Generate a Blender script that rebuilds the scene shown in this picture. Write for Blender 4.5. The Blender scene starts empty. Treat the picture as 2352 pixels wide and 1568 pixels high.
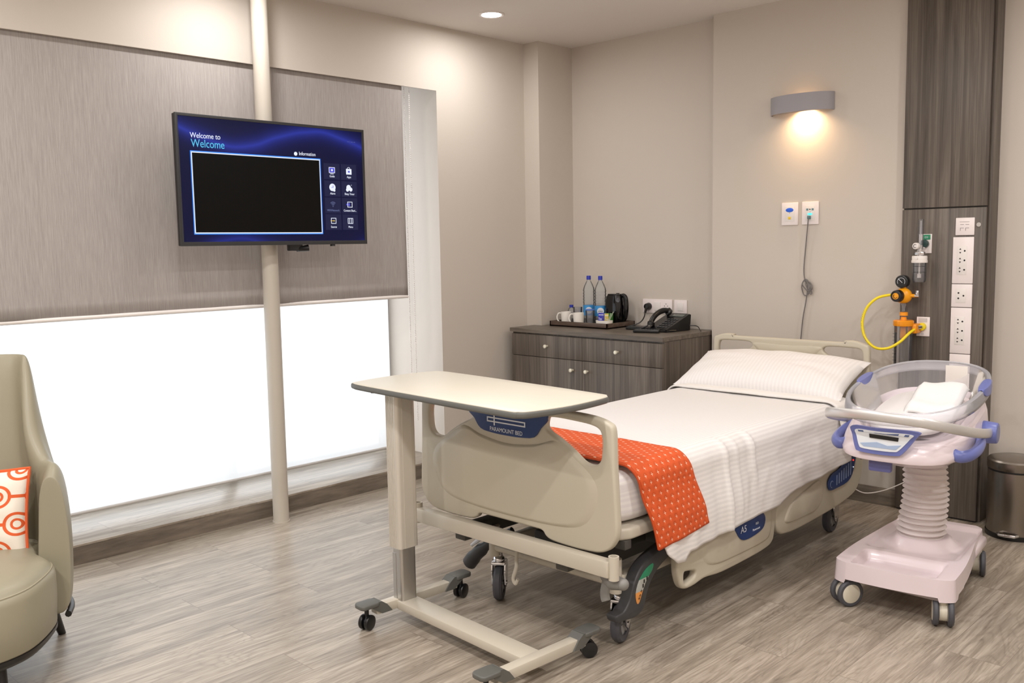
import bpy, bmesh, math, random
from mathutils import Vector, Matrix, Euler
random.seed(7)
PI = math.pi
SC = bpy.context.scene
COL = SC.collection

# ------------------------------------------------------------ camera, world, lights, exposure
cam_d = bpy.data.cameras.new('camera')
cam = bpy.data.objects.new('camera', cam_d); COL.objects.link(cam)
YAW, PITCH, ROLL, FOC = -0.767734, 0.103996, -0.0170799, 2116.2
cam_d.sensor_width = 36.0; cam_d.lens = 36.0 * FOC / 2352.0
_f = Vector((math.sin(YAW)*math.cos(PITCH), math.cos(YAW)*math.cos(PITCH), -math.sin(PITCH)))
_r = Vector((math.cos(YAW), -math.sin(YAW), 0)); _u = _r.cross(_f)
_r2 = _r*math.cos(ROLL) + _u*math.sin(ROLL); _u2 = -_r*math.sin(ROLL) + _u*math.cos(ROLL)
M = Matrix((_r2, _u2, -_f)).transposed().to_4x4(); M.translation = (0, 0, 1.5)
cam.matrix_world = M
cam_d.clip_start = 0.05; cam_d.clip_end = 100
SC.camera = cam
SC.view_settings.view_transform = 'Standard'; SC.view_settings.look = 'None'
SC.view_settings.exposure = -0.09; SC.view_settings.gamma = 1.0
SC.view_settings.use_curve_mapping = False

world = bpy.data.worlds.new('world'); SC.world = world; world.use_nodes = True
wb = world.node_tree.nodes['Background']
wb.inputs[0].default_value = (0.93, 0.965, 1.0, 1); wb.inputs[1].default_value = 2.7

CEIL = 2.897
LAMPS = [(-4.075, 4.09, 0.55), (-4.075, 2.45, 0.62), (-4.075, 0.8, 0.6), (-2.3, 2.9, 0.6), (-2.3, 1.2, 1.5),  # window row leads; the lamps after it are unseen, added as even room fill
         (-0.65, 4.3, 0.8), (-0.65, 2.7, 0.9), (-0.65, 1.0, 1.7), (-2.3, -0.5, 2.0), (-0.65, -0.7, 2.0), (-4.075, -0.8, 0.9), (0.7, 3.4, 1.2), (0.7, 1.0, 1.7)]
LAMP_W = 17.5
LAMP_COL = (1.0, 0.972, 0.95)
for i, (lx, ly, k) in enumerate(LAMPS):
    ld = bpy.data.lights.new('downlight_and_fill', 'AREA'); ld.shape = 'DISK'; ld.size = 0.11
    ld.energy = LAMP_W*k; ld.color = LAMP_COL; ld.spread = math.radians(178)
    lo = bpy.data.objects.new('downlight_and_fill', ld); COL.objects.link(lo); lo.location = (lx, ly, CEIL-0.012)
SCONCE_W = 2.6

# ------------------------------------------------------------ helpers
def lin(c):
    return tuple(((v/255.0)/12.92 if v/255.0 <= 0.04045 else ((v/255.0+0.055)/1.055)**2.4) for v in c) + (1.0,)

def mat(name, rgb, rough=0.5, metal=0.0, **kw):
    m = bpy.data.materials.new(name); m.use_nodes = True
    b = m.node_tree.nodes['Principled BSDF']
    b.inputs['Base Color'].default_value = lin(rgb)
    b.inputs['Roughness'].default_value = rough; b.inputs['Metallic'].default_value = metal
    for k, v in kw.items():
        b.inputs[k.replace('_', ' ')].default_value = v
    return m

def N(m, typ, **kw):
    n = m.node_tree.nodes.new(typ)
    for k, v in kw.items(): setattr(n, k, v)
    return n
def L(m, a, b): m.node_tree.links.new(a, b)
def PB(m): return m.node_tree.nodes['Principled BSDF']
def coords(m, scale, rot=(0, 0, 0), src='Object'):
    tc = N(m, 'ShaderNodeTexCoord'); mp = N(m, 'ShaderNodeMapping')
    mp.inputs['Scale'].default_value = scale; mp.inputs['Rotation'].default_value = rot
    L(m, tc.outputs[src], mp.inputs['Vector']); return mp.outputs['Vector']
def noise(m, vec, scale=1.0, detail=4.0, rough=0.55, dist=0.0):
    n = N(m, 'ShaderNodeTexNoise'); n.inputs['Scale'].default_value = scale; n.inputs['Detail'].default_value = detail
    n.inputs['Roughness'].default_value = rough; n.inputs['Distortion'].default_value = dist
    L(m, vec, n.inputs['Vector']); return n.outputs['Fac']
def ramp(m, fac, stops):
    r = N(m, 'ShaderNodeValToRGB'); e = r.color_ramp.elements
    e[0].position, e[0].color = stops[0][0], lin(stops[0][1])
    e[1].position, e[1].color = stops[-1][0], lin(stops[-1][1])
    for p, c in stops[1:-1]:
        x = e.new(p); x.color = lin(c)
    L(m, fac, r.inputs['Fac']); return r.outputs['Color']
def bump(m, h, strength=0.2, dist=0.01):
    b = N(m, 'ShaderNodeBump'); b.inputs['Strength'].default_value = strength; b.inputs['Distance'].default_value = dist
    L(m, h, b.inputs['Height']); L(m, b.outputs['Normal'], PB(m).inputs['Normal'])
def mth(m, op, a, b=None, c=None):
    n = N(m, 'ShaderNodeMath', operation=op)
    for i, v in enumerate((a, b, c)):
        if v is None: continue
        if isinstance(v, (int, float)): n.inputs[i].default_value = v
        else: L(m, v, n.inputs[i])
    return n.outputs[0]
def mixc(m, fac, a, b, typ='MIX'):
    n = N(m, 'ShaderNodeMix', data_type='RGBA', blend_type=typ)
    for idx, v in ((0, fac), (6, a), (7, b)):
        if isinstance(v, (int, float)): n.inputs[idx].default_value = v
        elif isinstance(v, tuple): n.inputs[idx].default_value = lin(v) if len(v) == 3 else v
        else: L(m, v, n.inputs[idx])
    return n.outputs[2]

class MB:
    """collects shapes into one mesh"""
    def __init__(s): s.bm = bmesh.new(); s.mi = 0
    def _take(s, geom_faces):
        for f in geom_faces: f.material_index = s.mi
    def merge(s, other, Mx=None):
        me = bpy.data.meshes.new('t'); other.to_mesh(me); other.free()
        if Mx is not None: me.transform(Mx)
        for p in me.polygons: p.material_index = s.mi
        s.bm.from_mesh(me); bpy.data.meshes.remove(me); return s
    def box(s, x0, x1, y0, y1, z0, z1, bev=0.0, seg=2, Mx=None):
        b = bmesh.new()
        T = Matrix.Translation(((x0+x1)/2, (y0+y1)/2, (z0+z1)/2)) @ Matrix.Diagonal((abs(x1-x0), abs(y1-y0), abs(z1-z0), 1))
        bmesh.ops.create_cube(b, size=1.0, matrix=T)
        if bev > 0: bmesh.ops.bevel(b, geom=list(b.edges), offset=bev, segments=seg, affect='EDGES', profile=0.5)
        return s.merge(b, Mx)
    def cyl(s, p0, p1, r0, r1=None, seg=24, cap=True, bev=0.0):
        r1 = r0 if r1 is None else r1
        p0, p1 = Vector(p0), Vector(p1); d = p1-p0
        b = bmesh.new()
        bmesh.ops.create_cone(b, cap_ends=cap, cap_tris=False, segments=seg, radius1=r0, radius2=r1, depth=d.length)
        if bev > 0:
            ed = [e for e in b.edges if abs(e.verts[0].co.z-e.verts[1].co.z) < 1e-6]
            bmesh.ops.bevel(b, geom=ed, offset=bev, segments=2, affect='EDGES', profile=0.5)
        Q = d.to_track_quat('Z', 'Y').to_matrix().to_4x4()
        return s.merge(b, Matrix.Translation((p0+p1)/2) @ Q)
    def sphere(s, c, r, sc=(1, 1, 1), seg=20, Mx=None):
        b = bmesh.new(); bmesh.ops.create_uvsphere(b, u_segments=seg, v_segments=max(8, seg//2), radius=r)
        T = Matrix.Translation(c) @ (Mx if Mx is not None else Matrix.Identity(4)) @ Matrix.Diagonal((*sc, 1))
        return s.merge(b, T)
    def lathe(s, prof, c=(0, 0, 0), seg=32, Mx=None):
        b = bmesh.new(); rings = []
        for r, z in prof:
            if r < 1e-6: rings.append([b.verts.new((0, 0, z))])
            else: rings.append([b.verts.new((r*math.cos(2*PI*k/seg), r*math.sin(2*PI*k/seg), z)) for k in range(seg)])
        for A, B in zip(rings, rings[1:]):
            for k in range(seg):
                k2 = (k+1) % seg
                if len(A) == 1 and len(B) > 1: b.faces.new((A[0], B[k], B[k2]))
                elif len(B) == 1 and len(A) > 1: b.faces.new((A[k], B[0], A[k2]))
                elif len(A) > 1: b.faces.new((A[k], A[k2], B[k2], B[k]))
        bmesh.ops.recalc_face_normals(b, faces=b.faces)
        T = Matrix.Translation(c) @ (Mx if Mx is not None else Matrix.Identity(4))
        return s.merge(b, T)
    def tube(s, pts, r, seg=10, closed=False, flat=1.0, up=None):
        """sweep an (elliptic) ring along pts; r a number or a list"""
        P = [Vector(p) for p in pts]; n = len(P); b = bmesh.new(); rings = []
        nrm = None
        for i in range(n):
            if closed: t = (P[(i+1) % n]-P[i-1])
            else: t = P[min(i+1, n-1)]-P[max(i-1, 0)]
            t.normalize()
            if up is not None:
                a = Vector(up); a = a - t*a.dot(t); a.normalize()
            elif nrm is None:
                a = Vector((0, 0, 1)) if abs(t.z) < 0.9 else Vector((1, 0, 0))
                a = a - t*a.dot(t); a.normalize()
            else:
                a = nrm - t*nrm.dot(t); a.normalize()
            nrm = a; c = t.cross(a)
            rr = r[i] if isinstance(r, (list, tuple)) else r
            rings.append([b.verts.new(P[i] + a*(rr*math.cos(2*PI*k/seg)) + c*(rr*flat*math.sin(2*PI*k/seg))) for k in range(seg)])
        m = n if closed else n-1
        for i in range(m):
            A, B = rings[i], rings[(i+1) % n]
            for k in range(seg): b.faces.new((A[k], A[(k+1) % seg], B[(k+1) % seg], B[k]))
        if not closed:
            b.faces.new(rings[0][::-1]); b.faces.new(rings[-1])
        bmesh.ops.recalc_face_normals(b, faces=b.faces)
        return s.merge(b)
    def loft(s, rings, cap0=True, cap1=True, closed=False):
        b = bmesh.new(); R = [[b.verts.new(p) for p in r] for r in rings]; n = len(R[0])
        prs = list(zip(R, R[1:])) + ([(R[-1], R[0])] if closed else [])
        for A, B in prs:
            for k in range(n): b.faces.new((A[k], A[(k+1) % n], B[(k+1) % n], B[k]))
        if not closed:
            if cap0: b.faces.new(R[0][::-1])
            if cap1: b.faces.new(R[-1])
        bmesh.ops.recalc_face_normals(b, faces=b.faces)
        return s.merge(b)
    def plate(s, outline, holes=(), thick=0.03, bev=0.005, Mx=None, res=2):
        """flat outline (2D) with holes, given thickness about z=0 and rounded rims"""
        cu = bpy.data.curves.new('t', 'CURVE'); cu.dimensions = '2D'; cu.fill_mode = 'BOTH'
        for o in [outline]+list(holes):
            sp = cu.splines.new('POLY'); sp.points.add(len(o)-1)
            for p, q in zip(sp.points, o): p.co = (q[0], q[1], 0, 1)
            sp.use_cyclic_u = True
        cu.extrude = max(thick/2-bev, 0.0001); cu.bevel_depth = bev; cu.bevel_resolution = res; cu.offset = -bev
        ob = bpy.data.objects.new('t', cu); me = bpy.data.meshes.new_from_object(ob)
        b = bmesh.new(); b.from_mesh(me); bmesh.ops.remove_doubles(b, verts=b.verts, dist=1e-5)
        bpy.data.objects.remove(ob); bpy.data.curves.remove(cu); bpy.data.meshes.remove(me)
        return s.merge(b, Mx)
    def text(s, body, size, Mx, depth=0.0003, align='LEFT', sx=1.0):
        cu = bpy.data.curves.new('t', 'FONT'); cu.body = body; cu.size = size; cu.extrude = depth; cu.align_x = align
        ob = bpy.data.objects.new('t', cu); me = bpy.data.meshes.new_from_object(ob)
        b = bmesh.new(); b.from_mesh(me)
        bpy.data.objects.remove(ob); bpy.data.curves.remove(cu); bpy.data.meshes.remove(me)
        return s.merge(b, Mx @ Matrix.Diagonal((sx, 1, 1, 1)))
    def grid(s, fn, nu, nv, uvfn=None, closed_u=False):
        """surface fn(i/nu, j/nv) -> point"""
        b = bmesh.new(); V = [[b.verts.new(fn(i/nu, j/nv)) for j in range(nv+1)] for i in range(nu+1)]
        uvl = b.loops.layers.uv.new('UVMap')
        for i in range(nu):
            for j in range(nv):
                f = b.faces.new((V[i][j], V[i+1][j], V[i+1][j+1], V[i][j+1]))
                if uvfn:
                    for lp, (a, c) in zip(f.loops, ((i, j), (i+1, j), (i+1, j+1), (i, j+1))): lp[uvl].uv = uvfn(a/nu, c/nv)
        bmesh.ops.recalc_face_normals(b, faces=b.faces)
        return s.merge(b)
    def build(s, name, mats, parent=None, ang=35, mods=()):
        if not isinstance(mats, (list, tuple)): mats = [mats]
        me = bpy.data.meshes.new(name)
        root = parent
        while root is not None and root.parent is not None: root = root.parent
        if root is not None:
            if root.get('_w'): bmesh.ops.translate(s.bm, verts=s.bm.verts, vec=-root.location)
            loc = Vector((0, 0, 0))
        else:
            vs = [v.co for v in s.bm.verts]
            loc = Vector(((min(v.x for v in vs)+max(v.x for v in vs))/2, (min(v.y for v in vs)+max(v.y for v in vs))/2, min(v.z for v in vs)))
            bmesh.ops.translate(s.bm, verts=s.bm.verts, vec=-loc)
        s.bm.to_mesh(me); s.bm.free()
        for m in mats: me.materials.append(m)
        me.polygons.foreach_set('use_smooth', [True]*len(me.polygons)); me.set_sharp_from_angle(angle=math.radians(ang))
        o = bpy.data.objects.new(name, me); COL.objects.link(o); o.location = loc
        if parent is not None: o.parent = parent
        for t, kw in mods:
            md = o.modifiers.new(t.lower(), t)
            for k, v in kw.items(): setattr(md, k, v)
        return o

def tag(o, label=None, cat=None, group=None, kind=None):
    if label: o['label'] = label
    if cat: o['category'] = cat
    if group: o['group'] = group
    if kind: o['kind'] = kind
    return o
def thing(name, label, cat, loc=(0, 0, 0), rotz=0.0, group=None, world_coords=True):
    o = bpy.data.objects.new(name, None); COL.objects.link(o); o.location = loc; o.rotation_euler = (0, 0, rotz)
    o.empty_display_size = 0.1
    if world_coords and not rotz: o['_w'] = 1
    return tag(o, label, cat, group)
def copy_tree(o, parent=None):
    c = o.copy(); COL.objects.link(c)
    if parent is not None: c.parent = parent
    for ch in [x for x in list(COL.objects) if x.parent == o]: copy_tree(ch, c)
    return c
def crom(pts, n=6, closed=True):
    out = []; N_ = len(pts)
    rng = range(N_) if closed else range(N_-1)
    for i in rng:
        if closed: p = [pts[(i+k-1) % N_] for k in range(4)]
        else: p = [pts[max(0, min(N_-1, i+k-1))] for k in range(4)]
        for j in range(n):
            t = j/n
            out.append(tuple(0.5*(2*p[1][a] + (p[2][a]-p[0][a])*t + (2*p[0][a]-5*p[1][a]+4*p[2][a]-p[3][a])*t*t + (3*p[1][a]-p[0][a]-3*p[2][a]+p[3][a])*t**3) for a in range(len(pts[0]))))
    if not closed: out.append(tuple(pts[-1]))
    return out
def rrect(x0, x1, y0, y1, r, n=6):
    out = []
    for cx, cy, a0 in ((x1-r, y1-r, 0), (x0+r, y1-r, 90), (x0+r, y0+r, 180), (x1-r, y0+r, 270)):
        for k in range(n+1):
            a = math.radians(a0+90*k/n); out.append((cx+r*math.cos(a), cy+r*math.sin(a)))
    return out
def sup(cx, cy, hx, hy, e=2.5, n=40):
    D = []
    for k in range(n*12):
        a = 2*PI*k/(n*12); c, s_ = math.cos(a), math.sin(a)
        D.append((cx+hx*math.copysign(abs(c)**(2/e), c), cy+hy*math.copysign(abs(s_)**(2/e), s_)))
    D.append(D[0]); acc = [0.0]
    for p, q in zip(D, D[1:]): acc.append(acc[-1]+math.hypot(p[0]-q[0], p[1]-q[1]))
    out = []; j = 0
    for k in range(n):
        t = acc[-1]*k/n
        while acc[j+1] < t: j += 1
        f = (t-acc[j])/max(1e-9, acc[j+1]-acc[j]); p, q = D[j], D[j+1]
        out.append((p[0]+(q[0]-p[0])*f, p[1]+(q[1]-p[1])*f))
    return out
def smooth(a, b, x):
    t = max(0.0, min(1.0, (x-a)/(b-a))); return t*t*(3-2*t)
def frame(o, x, y, z):   # matrix from origin and axes
    Mx = Matrix((Vector(x), Vector(y), Vector(z))).transposed().to_4x4(); Mx.translation = o; return Mx
def face_negy(x, y, z):  # text plane whose normal looks to -y, reading along +x
    return frame((x, y, z), (1, 0, 0), (0, 0, 1), (0, -1, 0))
def face_posx(x, y, z):  # normal +x, reading along +y
    return frame((x, y, z), (0, 1, 0), (0, 0, 1), (1, 0, 0))
_rn = [random.uniform(0, 2*PI) for _ in range(40)]
def wob(x, y, f=1.0):
    return sum(math.sin((x*math.cos(_rn[i])+y*math.sin(_rn[i]))*f*(1+0.6*i)+_rn[i+10])/(1+0.5*i) for i in range(6))/3

# ------------------------------------------------------------ materials
wall_m = mat('painted_wall', (202, 193, 183), 0.75)
v = coords(wall_m, (90, 90, 90)); bump(wall_m, noise(wall_m, v, 1.0, 5), 0.12, 0.002)
ceil_m = mat('painted_ceiling', (224, 218, 212), 0.85)
def wood(name, dark, mid, light, sc=(26, 26, 0.9), rough=0.42):
    m = mat(name, mid, rough)
    v = coords(m, sc); a = noise(m, v, 1.0, 8, 0.65, 0.6)
    v2 = coords(m, (sc[0]*6, sc[1]*6, sc[2]*2.2)); b = noise(m, v2, 1.0, 3, 0.5)
    f = mth(m, 'ADD', mth(m, 'MULTIPLY', a, 0.72), mth(m, 'MULTIPLY', b, 0.28))
    L(m, ramp(m, f, [(0.33, dark), (0.5, mid), (0.66, light)]), PB(m).inputs['Base Color'])
    bump(m, f, 0.12, 0.002); return m
wood_m = wood('dark_laminate', (68, 60, 54), (95, 86, 78), (122, 112, 102))
woodh_m = wood('dark_laminate_flat', (76, 68, 60), (101, 92, 83), (124, 114, 103), sc=(1.2, 26, 26))
floor_m = mat('plank_floor', (150, 138, 125), 0.33)
def plank(m, grain_rot, tile=True):
    tc = N(m, 'ShaderNodeTexCoord'); mp = N(m, 'ShaderNodeMapping'); mp.inputs['Rotation'].default_value = (0, 0, grain_rot)
    L(m, tc.outputs['Object'], mp.inputs['Vector'])
    br = N(m, 'ShaderNodeTexBrick'); br.offset = 0.37; br.inputs['Scale'].default_value = 1.0
    br.inputs['Brick Width'].default_value = 1.2; br.inputs['Row Height'].default_value = 0.2
    br.inputs['Mortar Size'].default_value = 0.0014; br.inputs['Mortar Smooth'].default_value = 0.1; br.inputs['Bias'].default_value = 0.0
    br.inputs['Color1'].default_value = (0, 0, 0, 1); br.inputs['Color2'].default_value = (1, 1, 1, 1); br.inputs['Mortar'].default_value = (0.5, 0.5, 0.5, 1)
    L(m, mp.outputs['Vector'], br.inputs['Vector'])
    # grain, shifted plank by plank
    sh = N(m, 'ShaderNodeVectorMath', operation='MULTIPLY_ADD')
    cb = N(m, 'ShaderNodeCombineXYZ'); L(m, br.outputs['Color'], cb.inputs[0]); L(m, br.outputs['Color'], cb.inputs[2])
    L(m, cb.outputs[0], sh.inputs[0]); sh.inputs[1].default_value = (7, 7, 13); L(m, mp.outputs['Vector'], sh.inputs[2])
    m1 = N(m, 'ShaderNodeMapping'); m1.inputs['Scale'].default_value = (1.3, 15, 3); L(m, sh.outputs[0], m1.inputs['Vector'])
    g1 = noise(m, m1.outputs[0], 1.0, 7, 0.6, 1.1)
    m2 = N(m, 'ShaderNodeMapping'); m2.inputs['Scale'].default_value = (6, 110, 9); L(m, sh.outputs[0], m2.inputs['Vector'])
    g2 = noise(m, m2.outputs[0], 1.0, 4, 0.6, 0.4)
    m3 = N(m, 'ShaderNodeMapping'); m3.inputs['Scale'].default_value = (0.9, 6.5, 2); L(m, sh.outputs[0], m3.inputs['Vector'])
    g3 = noise(m, m3.outputs[0], 1.0, 1.5, 0.5, 0.8)
    rg = mth(m, 'ABSOLUTE', mth(m, 'SINE', mth(m, 'MULTIPLY', g3, 95.0)))      # cathedral rings
    rg = mth(m, 'POWER', rg, 0.5)
    f = mth(m, 'ADD', mth(m, 'ADD', mth(m, 'MULTIPLY', g1, 0.55), mth(m, 'MULTIPLY', g2, 0.36)), mth(m, 'MULTIPLY', rg, 0.07))
    c = ramp(m, f, [(0.34, (110, 99, 87)), (0.49, (148, 137, 123)), (0.64, (182, 171, 157))])
    pl = mth(m, 'MULTIPLY_ADD', br.outputs['Color'], 0.16, 0.90)
    c = mixc(m, 1.0, c, pl, 'MULTIPLY')
    c = mixc(m, br.outputs['Fac'], c, (128, 117, 105))
    L(m, c, PB(m).inputs['Base Color'])
    h = mth(m, 'SUBTRACT', mth(m, 'MULTIPLY', f, 0.3), mth(m, 'MULTIPLY', br.outputs['Fac'], 0.6))
    bump(m, h, 0.22, 0.003)
    L(m, mth(m, 'MULTIPLY_ADD', f, 0.25, 0.22), PB(m).inputs['Roughness'])
plank(floor_m, PI/2)
PB(floor_m).inputs['Coat Weight'].default_value = 0.15; PB(floor_m).inputs['Coat Roughness'].default_value = 0.25
skirt_m = mat('skirting_tile', (128, 117, 105), 0.5)
v = coords(skirt_m, (4, 4, 30)); L(skirt_m, ramp(skirt_m, noise(skirt_m, v, 1.0, 7, 0.6), [(0.35, (98, 88, 78)), (0.65, (130, 119, 106))]), PB(skirt_m).inputs['Base Color'])
blind_m = mat('blind_fabric', (160, 150, 143), 0.8)
v = coords(blind_m, (300, 300, 9)); f1 = noise(blind_m, v, 1.0, 5, 0.7)
L(blind_m, ramp(blind_m, f1, [(0.3, (150, 143, 139)), (0.7, (178, 171, 167))]), PB(blind_m).inputs['Base Color']); bump(blind_m, f1, 0.15, 0.001)
# sheer fabric: lets the daylight through
sheer_m = bpy.data.materials.new('sheer_fabric'); sheer_m.use_nodes = True
nt = sheer_m.node_tree; nt.nodes.clear()
_o = N(sheer_m, 'ShaderNodeOutputMaterial'); _t = N(sheer_m, 'ShaderNodeBsdfTranslucent'); _d = N(sheer_m, 'ShaderNodeBsdfDiffuse'); _tr = N(sheer_m, 'ShaderNodeBsdfTransparent')
_t.inputs[0].default_value = (0.9, 0.93, 0.95, 1); _d.inputs[0].default_value = (0.8, 0.8, 0.8, 1); _tr.inputs[0].default_value = (1, 1, 1, 1)
_m1 = N(sheer_m, 'ShaderNodeMixShader'); _m1.inputs[0].default_value = 0.45; L(sheer_m, _t.outputs[0], _m1.inputs[1]); L(sheer_m, _d.outputs[0], _m1.inputs[2])
_m2 = N(sheer_m, 'ShaderNodeMixShader'); _m2.inputs[0].default_value = 0.06; L(sheer_m, _m1.outputs[0], _m2.inputs[1]); L(sheer_m, _tr.outputs[0], _m2.inputs[2])
L(sheer_m, _m2.outputs[0], _o.inputs[0])
def clear_mat(name, tint=(1, 1, 1), milk=0.1, milk_col=(200, 200, 205), gloss_rough=0.03, ior=1.45):
    """thin clear sheet: passes light straight through, mirrors at grazing angles, a little milky"""
    m = bpy.data.materials.new(name); m.use_nodes = True; m.node_tree.nodes.clear()
    o = N(m, 'ShaderNodeOutputMaterial'); t = N(m, 'ShaderNodeBsdfTransparent'); t.inputs[0].default_value = (*tint, 1)
    g = N(m, 'ShaderNodeBsdfGlossy'); g.inputs['Roughness'].default_value = gloss_rough
    d = N(m, 'ShaderNodeBsdfDiffuse'); d.inputs[0].default_value = lin(milk_col)
    fr = N(m, 'ShaderNodeFresnel'); fr.inputs['IOR'].default_value = ior
    a = N(m, 'ShaderNodeMixShader'); a.inputs[0].default_value = milk; L(m, t.outputs[0], a.inputs[1]); L(m, d.outputs[0], a.inputs[2])
    b = N(m, 'ShaderNodeMixShader'); L(m, fr.outputs[0], b.inputs[0]); L(m, a.outputs[0], b.inputs[1]); L(m, g.outputs[0], b.inputs[2])
    L(m, b.outputs[0], o.inputs[0]); return m
glass_m = clear_mat('window_glass', (0.96, 0.98, 1), 0.0)
acryl_m = clear_mat('clear_acrylic', (0.99, 0.99, 1.0), 0.15, (240, 238, 243), 0.12, 1.12)
acryl2_m = clear_mat('acrylic_rim', (0.98, 0.98, 0.99), 0.36, (240, 238, 243), 0.1, 1.15)
bottle_m = clear_mat('clear_plastic', (0.97, 0.98, 0.98), 0.16, (215, 220, 222), 0.05, 1.25)
jar_m = clear_mat('clear_jar', (0.93, 0.93, 0.94), 0.14, (190, 190, 195), 0.05, 1.45)
def emit(name, rgb, s):
    m = bpy.data.materials.new(name); m.use_nodes = True; b = PB(m)
    b.inputs['Specular IOR Level'].default_value = 0.15; b.inputs['Base Color'].default_value = (0.01, 0.01, 0.01, 1); b.inputs['Roughness'].default_value = 0.3
    b.inputs['Emission Color'].default_value = lin(rgb); b.inputs['Emission Strength'].default_value = s; return m
lens_m = emit('lamp_lens', (255, 245, 238), 14.0)
warm_m = emit('warm_lamp', (255, 205, 150), 9.0)
beige_m = mat('beige_plastic', (190, 182, 164), 0.42)
beigef_m = mat('beige_painted_steel', (193, 185, 170), 0.35)
white_m = mat('white_plastic', (232, 226, 222), 0.35)
plate_m = mat('white_socket_plastic', (238, 228, 226), 0.3)
bassi_m = mat('pale_lilac_plastic', (222, 208, 212), 0.3, Coat_Weight=0.3)
bell_m = mat('ribbed_white_rubber', (218, 208, 206), 0.5)
blue_m = mat('periwinkle_plastic', (102, 111, 172), 0.35)
navy_m = mat('navy_label', (36, 60, 112), 0.35)
black_m = mat('black_plastic', (22, 22, 23), 0.3)
darkg_m = mat('dark_grey_plastic', (58, 58, 60), 0.45)
tyre_m = mat('grey_rubber', (74, 74, 80), 0.6)
hub_m = mat('beige_hub', (212, 205, 188), 0.45)
chrome_m = mat('chrome', (215, 215, 218), 0.12, 1.0)
alu_m = mat('satin_aluminium', (200, 198, 195), 0.3, 1.0)
steel_m = mat('brushed_steel', (150, 143, 135), 0.26, 1.0, Anisotropic=0.6)
v = coords(steel_m, (3, 3, 500)); bump(steel_m, noise(steel_m, v, 1.0, 3), 0.04, 0.001)
under_m = mat('dark_underframe', (70, 68, 64), 0.5)
pole_m = mat('pole_paint', (192, 184, 172), 0.35)
topw_m = mat('cream_laminate', (214, 208, 193), 0.3)
edge_m = mat('grey_edging', (92, 92, 88), 0.5)
yellow_m = mat('yellow_rubber', (240, 215, 20), 0.35)
amber_m = mat('amber_plastic', (240, 160, 12), 0.35)
orangehard_m = mat('orange_plastic', (240, 150, 20), 0.3)
green_m = mat('green_label', (40, 140, 100), 0.4)
greenbox_m = mat('green_card', (60, 130, 50), 0.5)
bluecap_m = mat('blue_cap', (36, 52, 170), 0.35)
bluelab_m = mat('blue_bottle_label', (60, 150, 215), 0.4)
ceramic_m = mat('white_ceramic', (240, 236, 228), 0.15)
red_led = emit('red_indicator', (255, 40, 30), 3.0)
teal_led = emit('teal_indicator', (60, 220, 230), 2.5)
leather_m = mat('olive_leatherette', (146, 140, 120), 0.42)
v = coords(leather_m, (160, 160, 160)); bump(leather_m, noise(leather_m, v, 1.0, 4), 0.12, 0.001)
plinth_m = mat('black_wood', (24, 21, 20), 0.35)
sconce_m = mat('grey_painted_metal', (156, 153, 158), 0.5)
hole_m = mat('socket_hole', (25, 22, 22), 0.7)
def linen(name, a, b, period=0.019, bstr=0.25):
    m = mat(name, a, 0.7); m.node_tree.nodes['Principled BSDF'].inputs['Sheen Weight'].default_value = 0.15
    uv = N(m, 'ShaderNodeTexCoord'); sp = N(m, 'ShaderNodeSeparateXYZ'); L(m, uv.outputs['UV'], sp.inputs[0])
    s = mth(m, 'SINE', mth(m, 'MULTIPLY', sp.outputs[0], 2*PI/period))
    f = mth(m, 'MULTIPLY_ADD', s, 1.6, 0.5); n = N(m, 'ShaderNodeClamp'); L(m, f, n.inputs[0])
    L(m, mixc(m, n.outputs[0], a, b), PB(m).inputs['Base Color'])
    L(m, mth(m, 'MULTIPLY_ADD', n.outputs[0], -0.22, 0.78), PB(m).inputs['Roughness'])
    v = coords(m, (55, 55, 55)); bump(m, noise(m, v, 1.0, 3), bstr, 0.004); return m
sheet_m = linen('white_striped_linen', (230, 226, 224), (221, 217, 215))
pillow_m = linen('white_pillow_linen', (232, 228, 226), (226, 222, 220), 0.021)
mattr_m = linen('mattress_linen', (232, 228, 226), (224, 219, 219), 0.024, 0.35)

# ------------------------------------------------------------ room shell
X0, X1, Y0, YA, YB, YR = -4.523, 1.3, -1.6, 5.207, 5.12, 5.235
XW, YE, ZS, ZH = -5.12, 4.026, 0.10, 2.493
def struct(o): o['kind'] = 'structure'; return o
m = MB(); m.box(X0-0.02, X1+0.2, Y0-0.2, YR+0.1, -0.05, 0); struct(m.build('floor', floor_m))
m = MB()
m.box(X0-0.9, X1+0.2, Y0-0.2, YR+0.2, CEIL, CEIL+0.08); struct(m.build('ceiling', ceil_m))
YW0 = -1.2                                                   # window opening from YW0 to YE
m = MB()
m.box(XW-0.12, X0, YE, YR+0.2, 0, CEIL)                      # pier right of the window
m.box(XW-0.12, X0, Y0-0.2, YW0, 0, CEIL)
m.box(X0-0.016, X0, YW0, YE, ZH, CEIL)                        # header in front of the blind pocket
m.box(XW-0.12, X0-0.08, YW0, YE, 2.78, CEIL)
m.box(XW-0.12, XW+0.0, YW0, YE, 2.6, CEIL)
m.box(XW-0.12, X0-0.012, YW0, YE, -0.05, ZS-0.012)
struct(m.build('wall_left', wall_m))
m = MB(); m.box(X0, -4.383, 4.847, YR+0.1, 0, CEIL); struct(m.build('wall_corner', wall_m))
m = MB(); m.box(-4.383, -3.16, YA, YR+0.2, 0, CEIL); m.box(-3.16, -1.965, YB, YR+0.2, 0, CEIL)
m.box(-1.965, X1+0.2, YR, YR+0.2, 0, CEIL); struct(m.build('wall_back', wall_m))
m = MB(); m.box(X1, X1+0.2, Y0-0.2, YR+0.2, 0, CEIL); struct(m.build('wall_right', wall_m))
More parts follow.
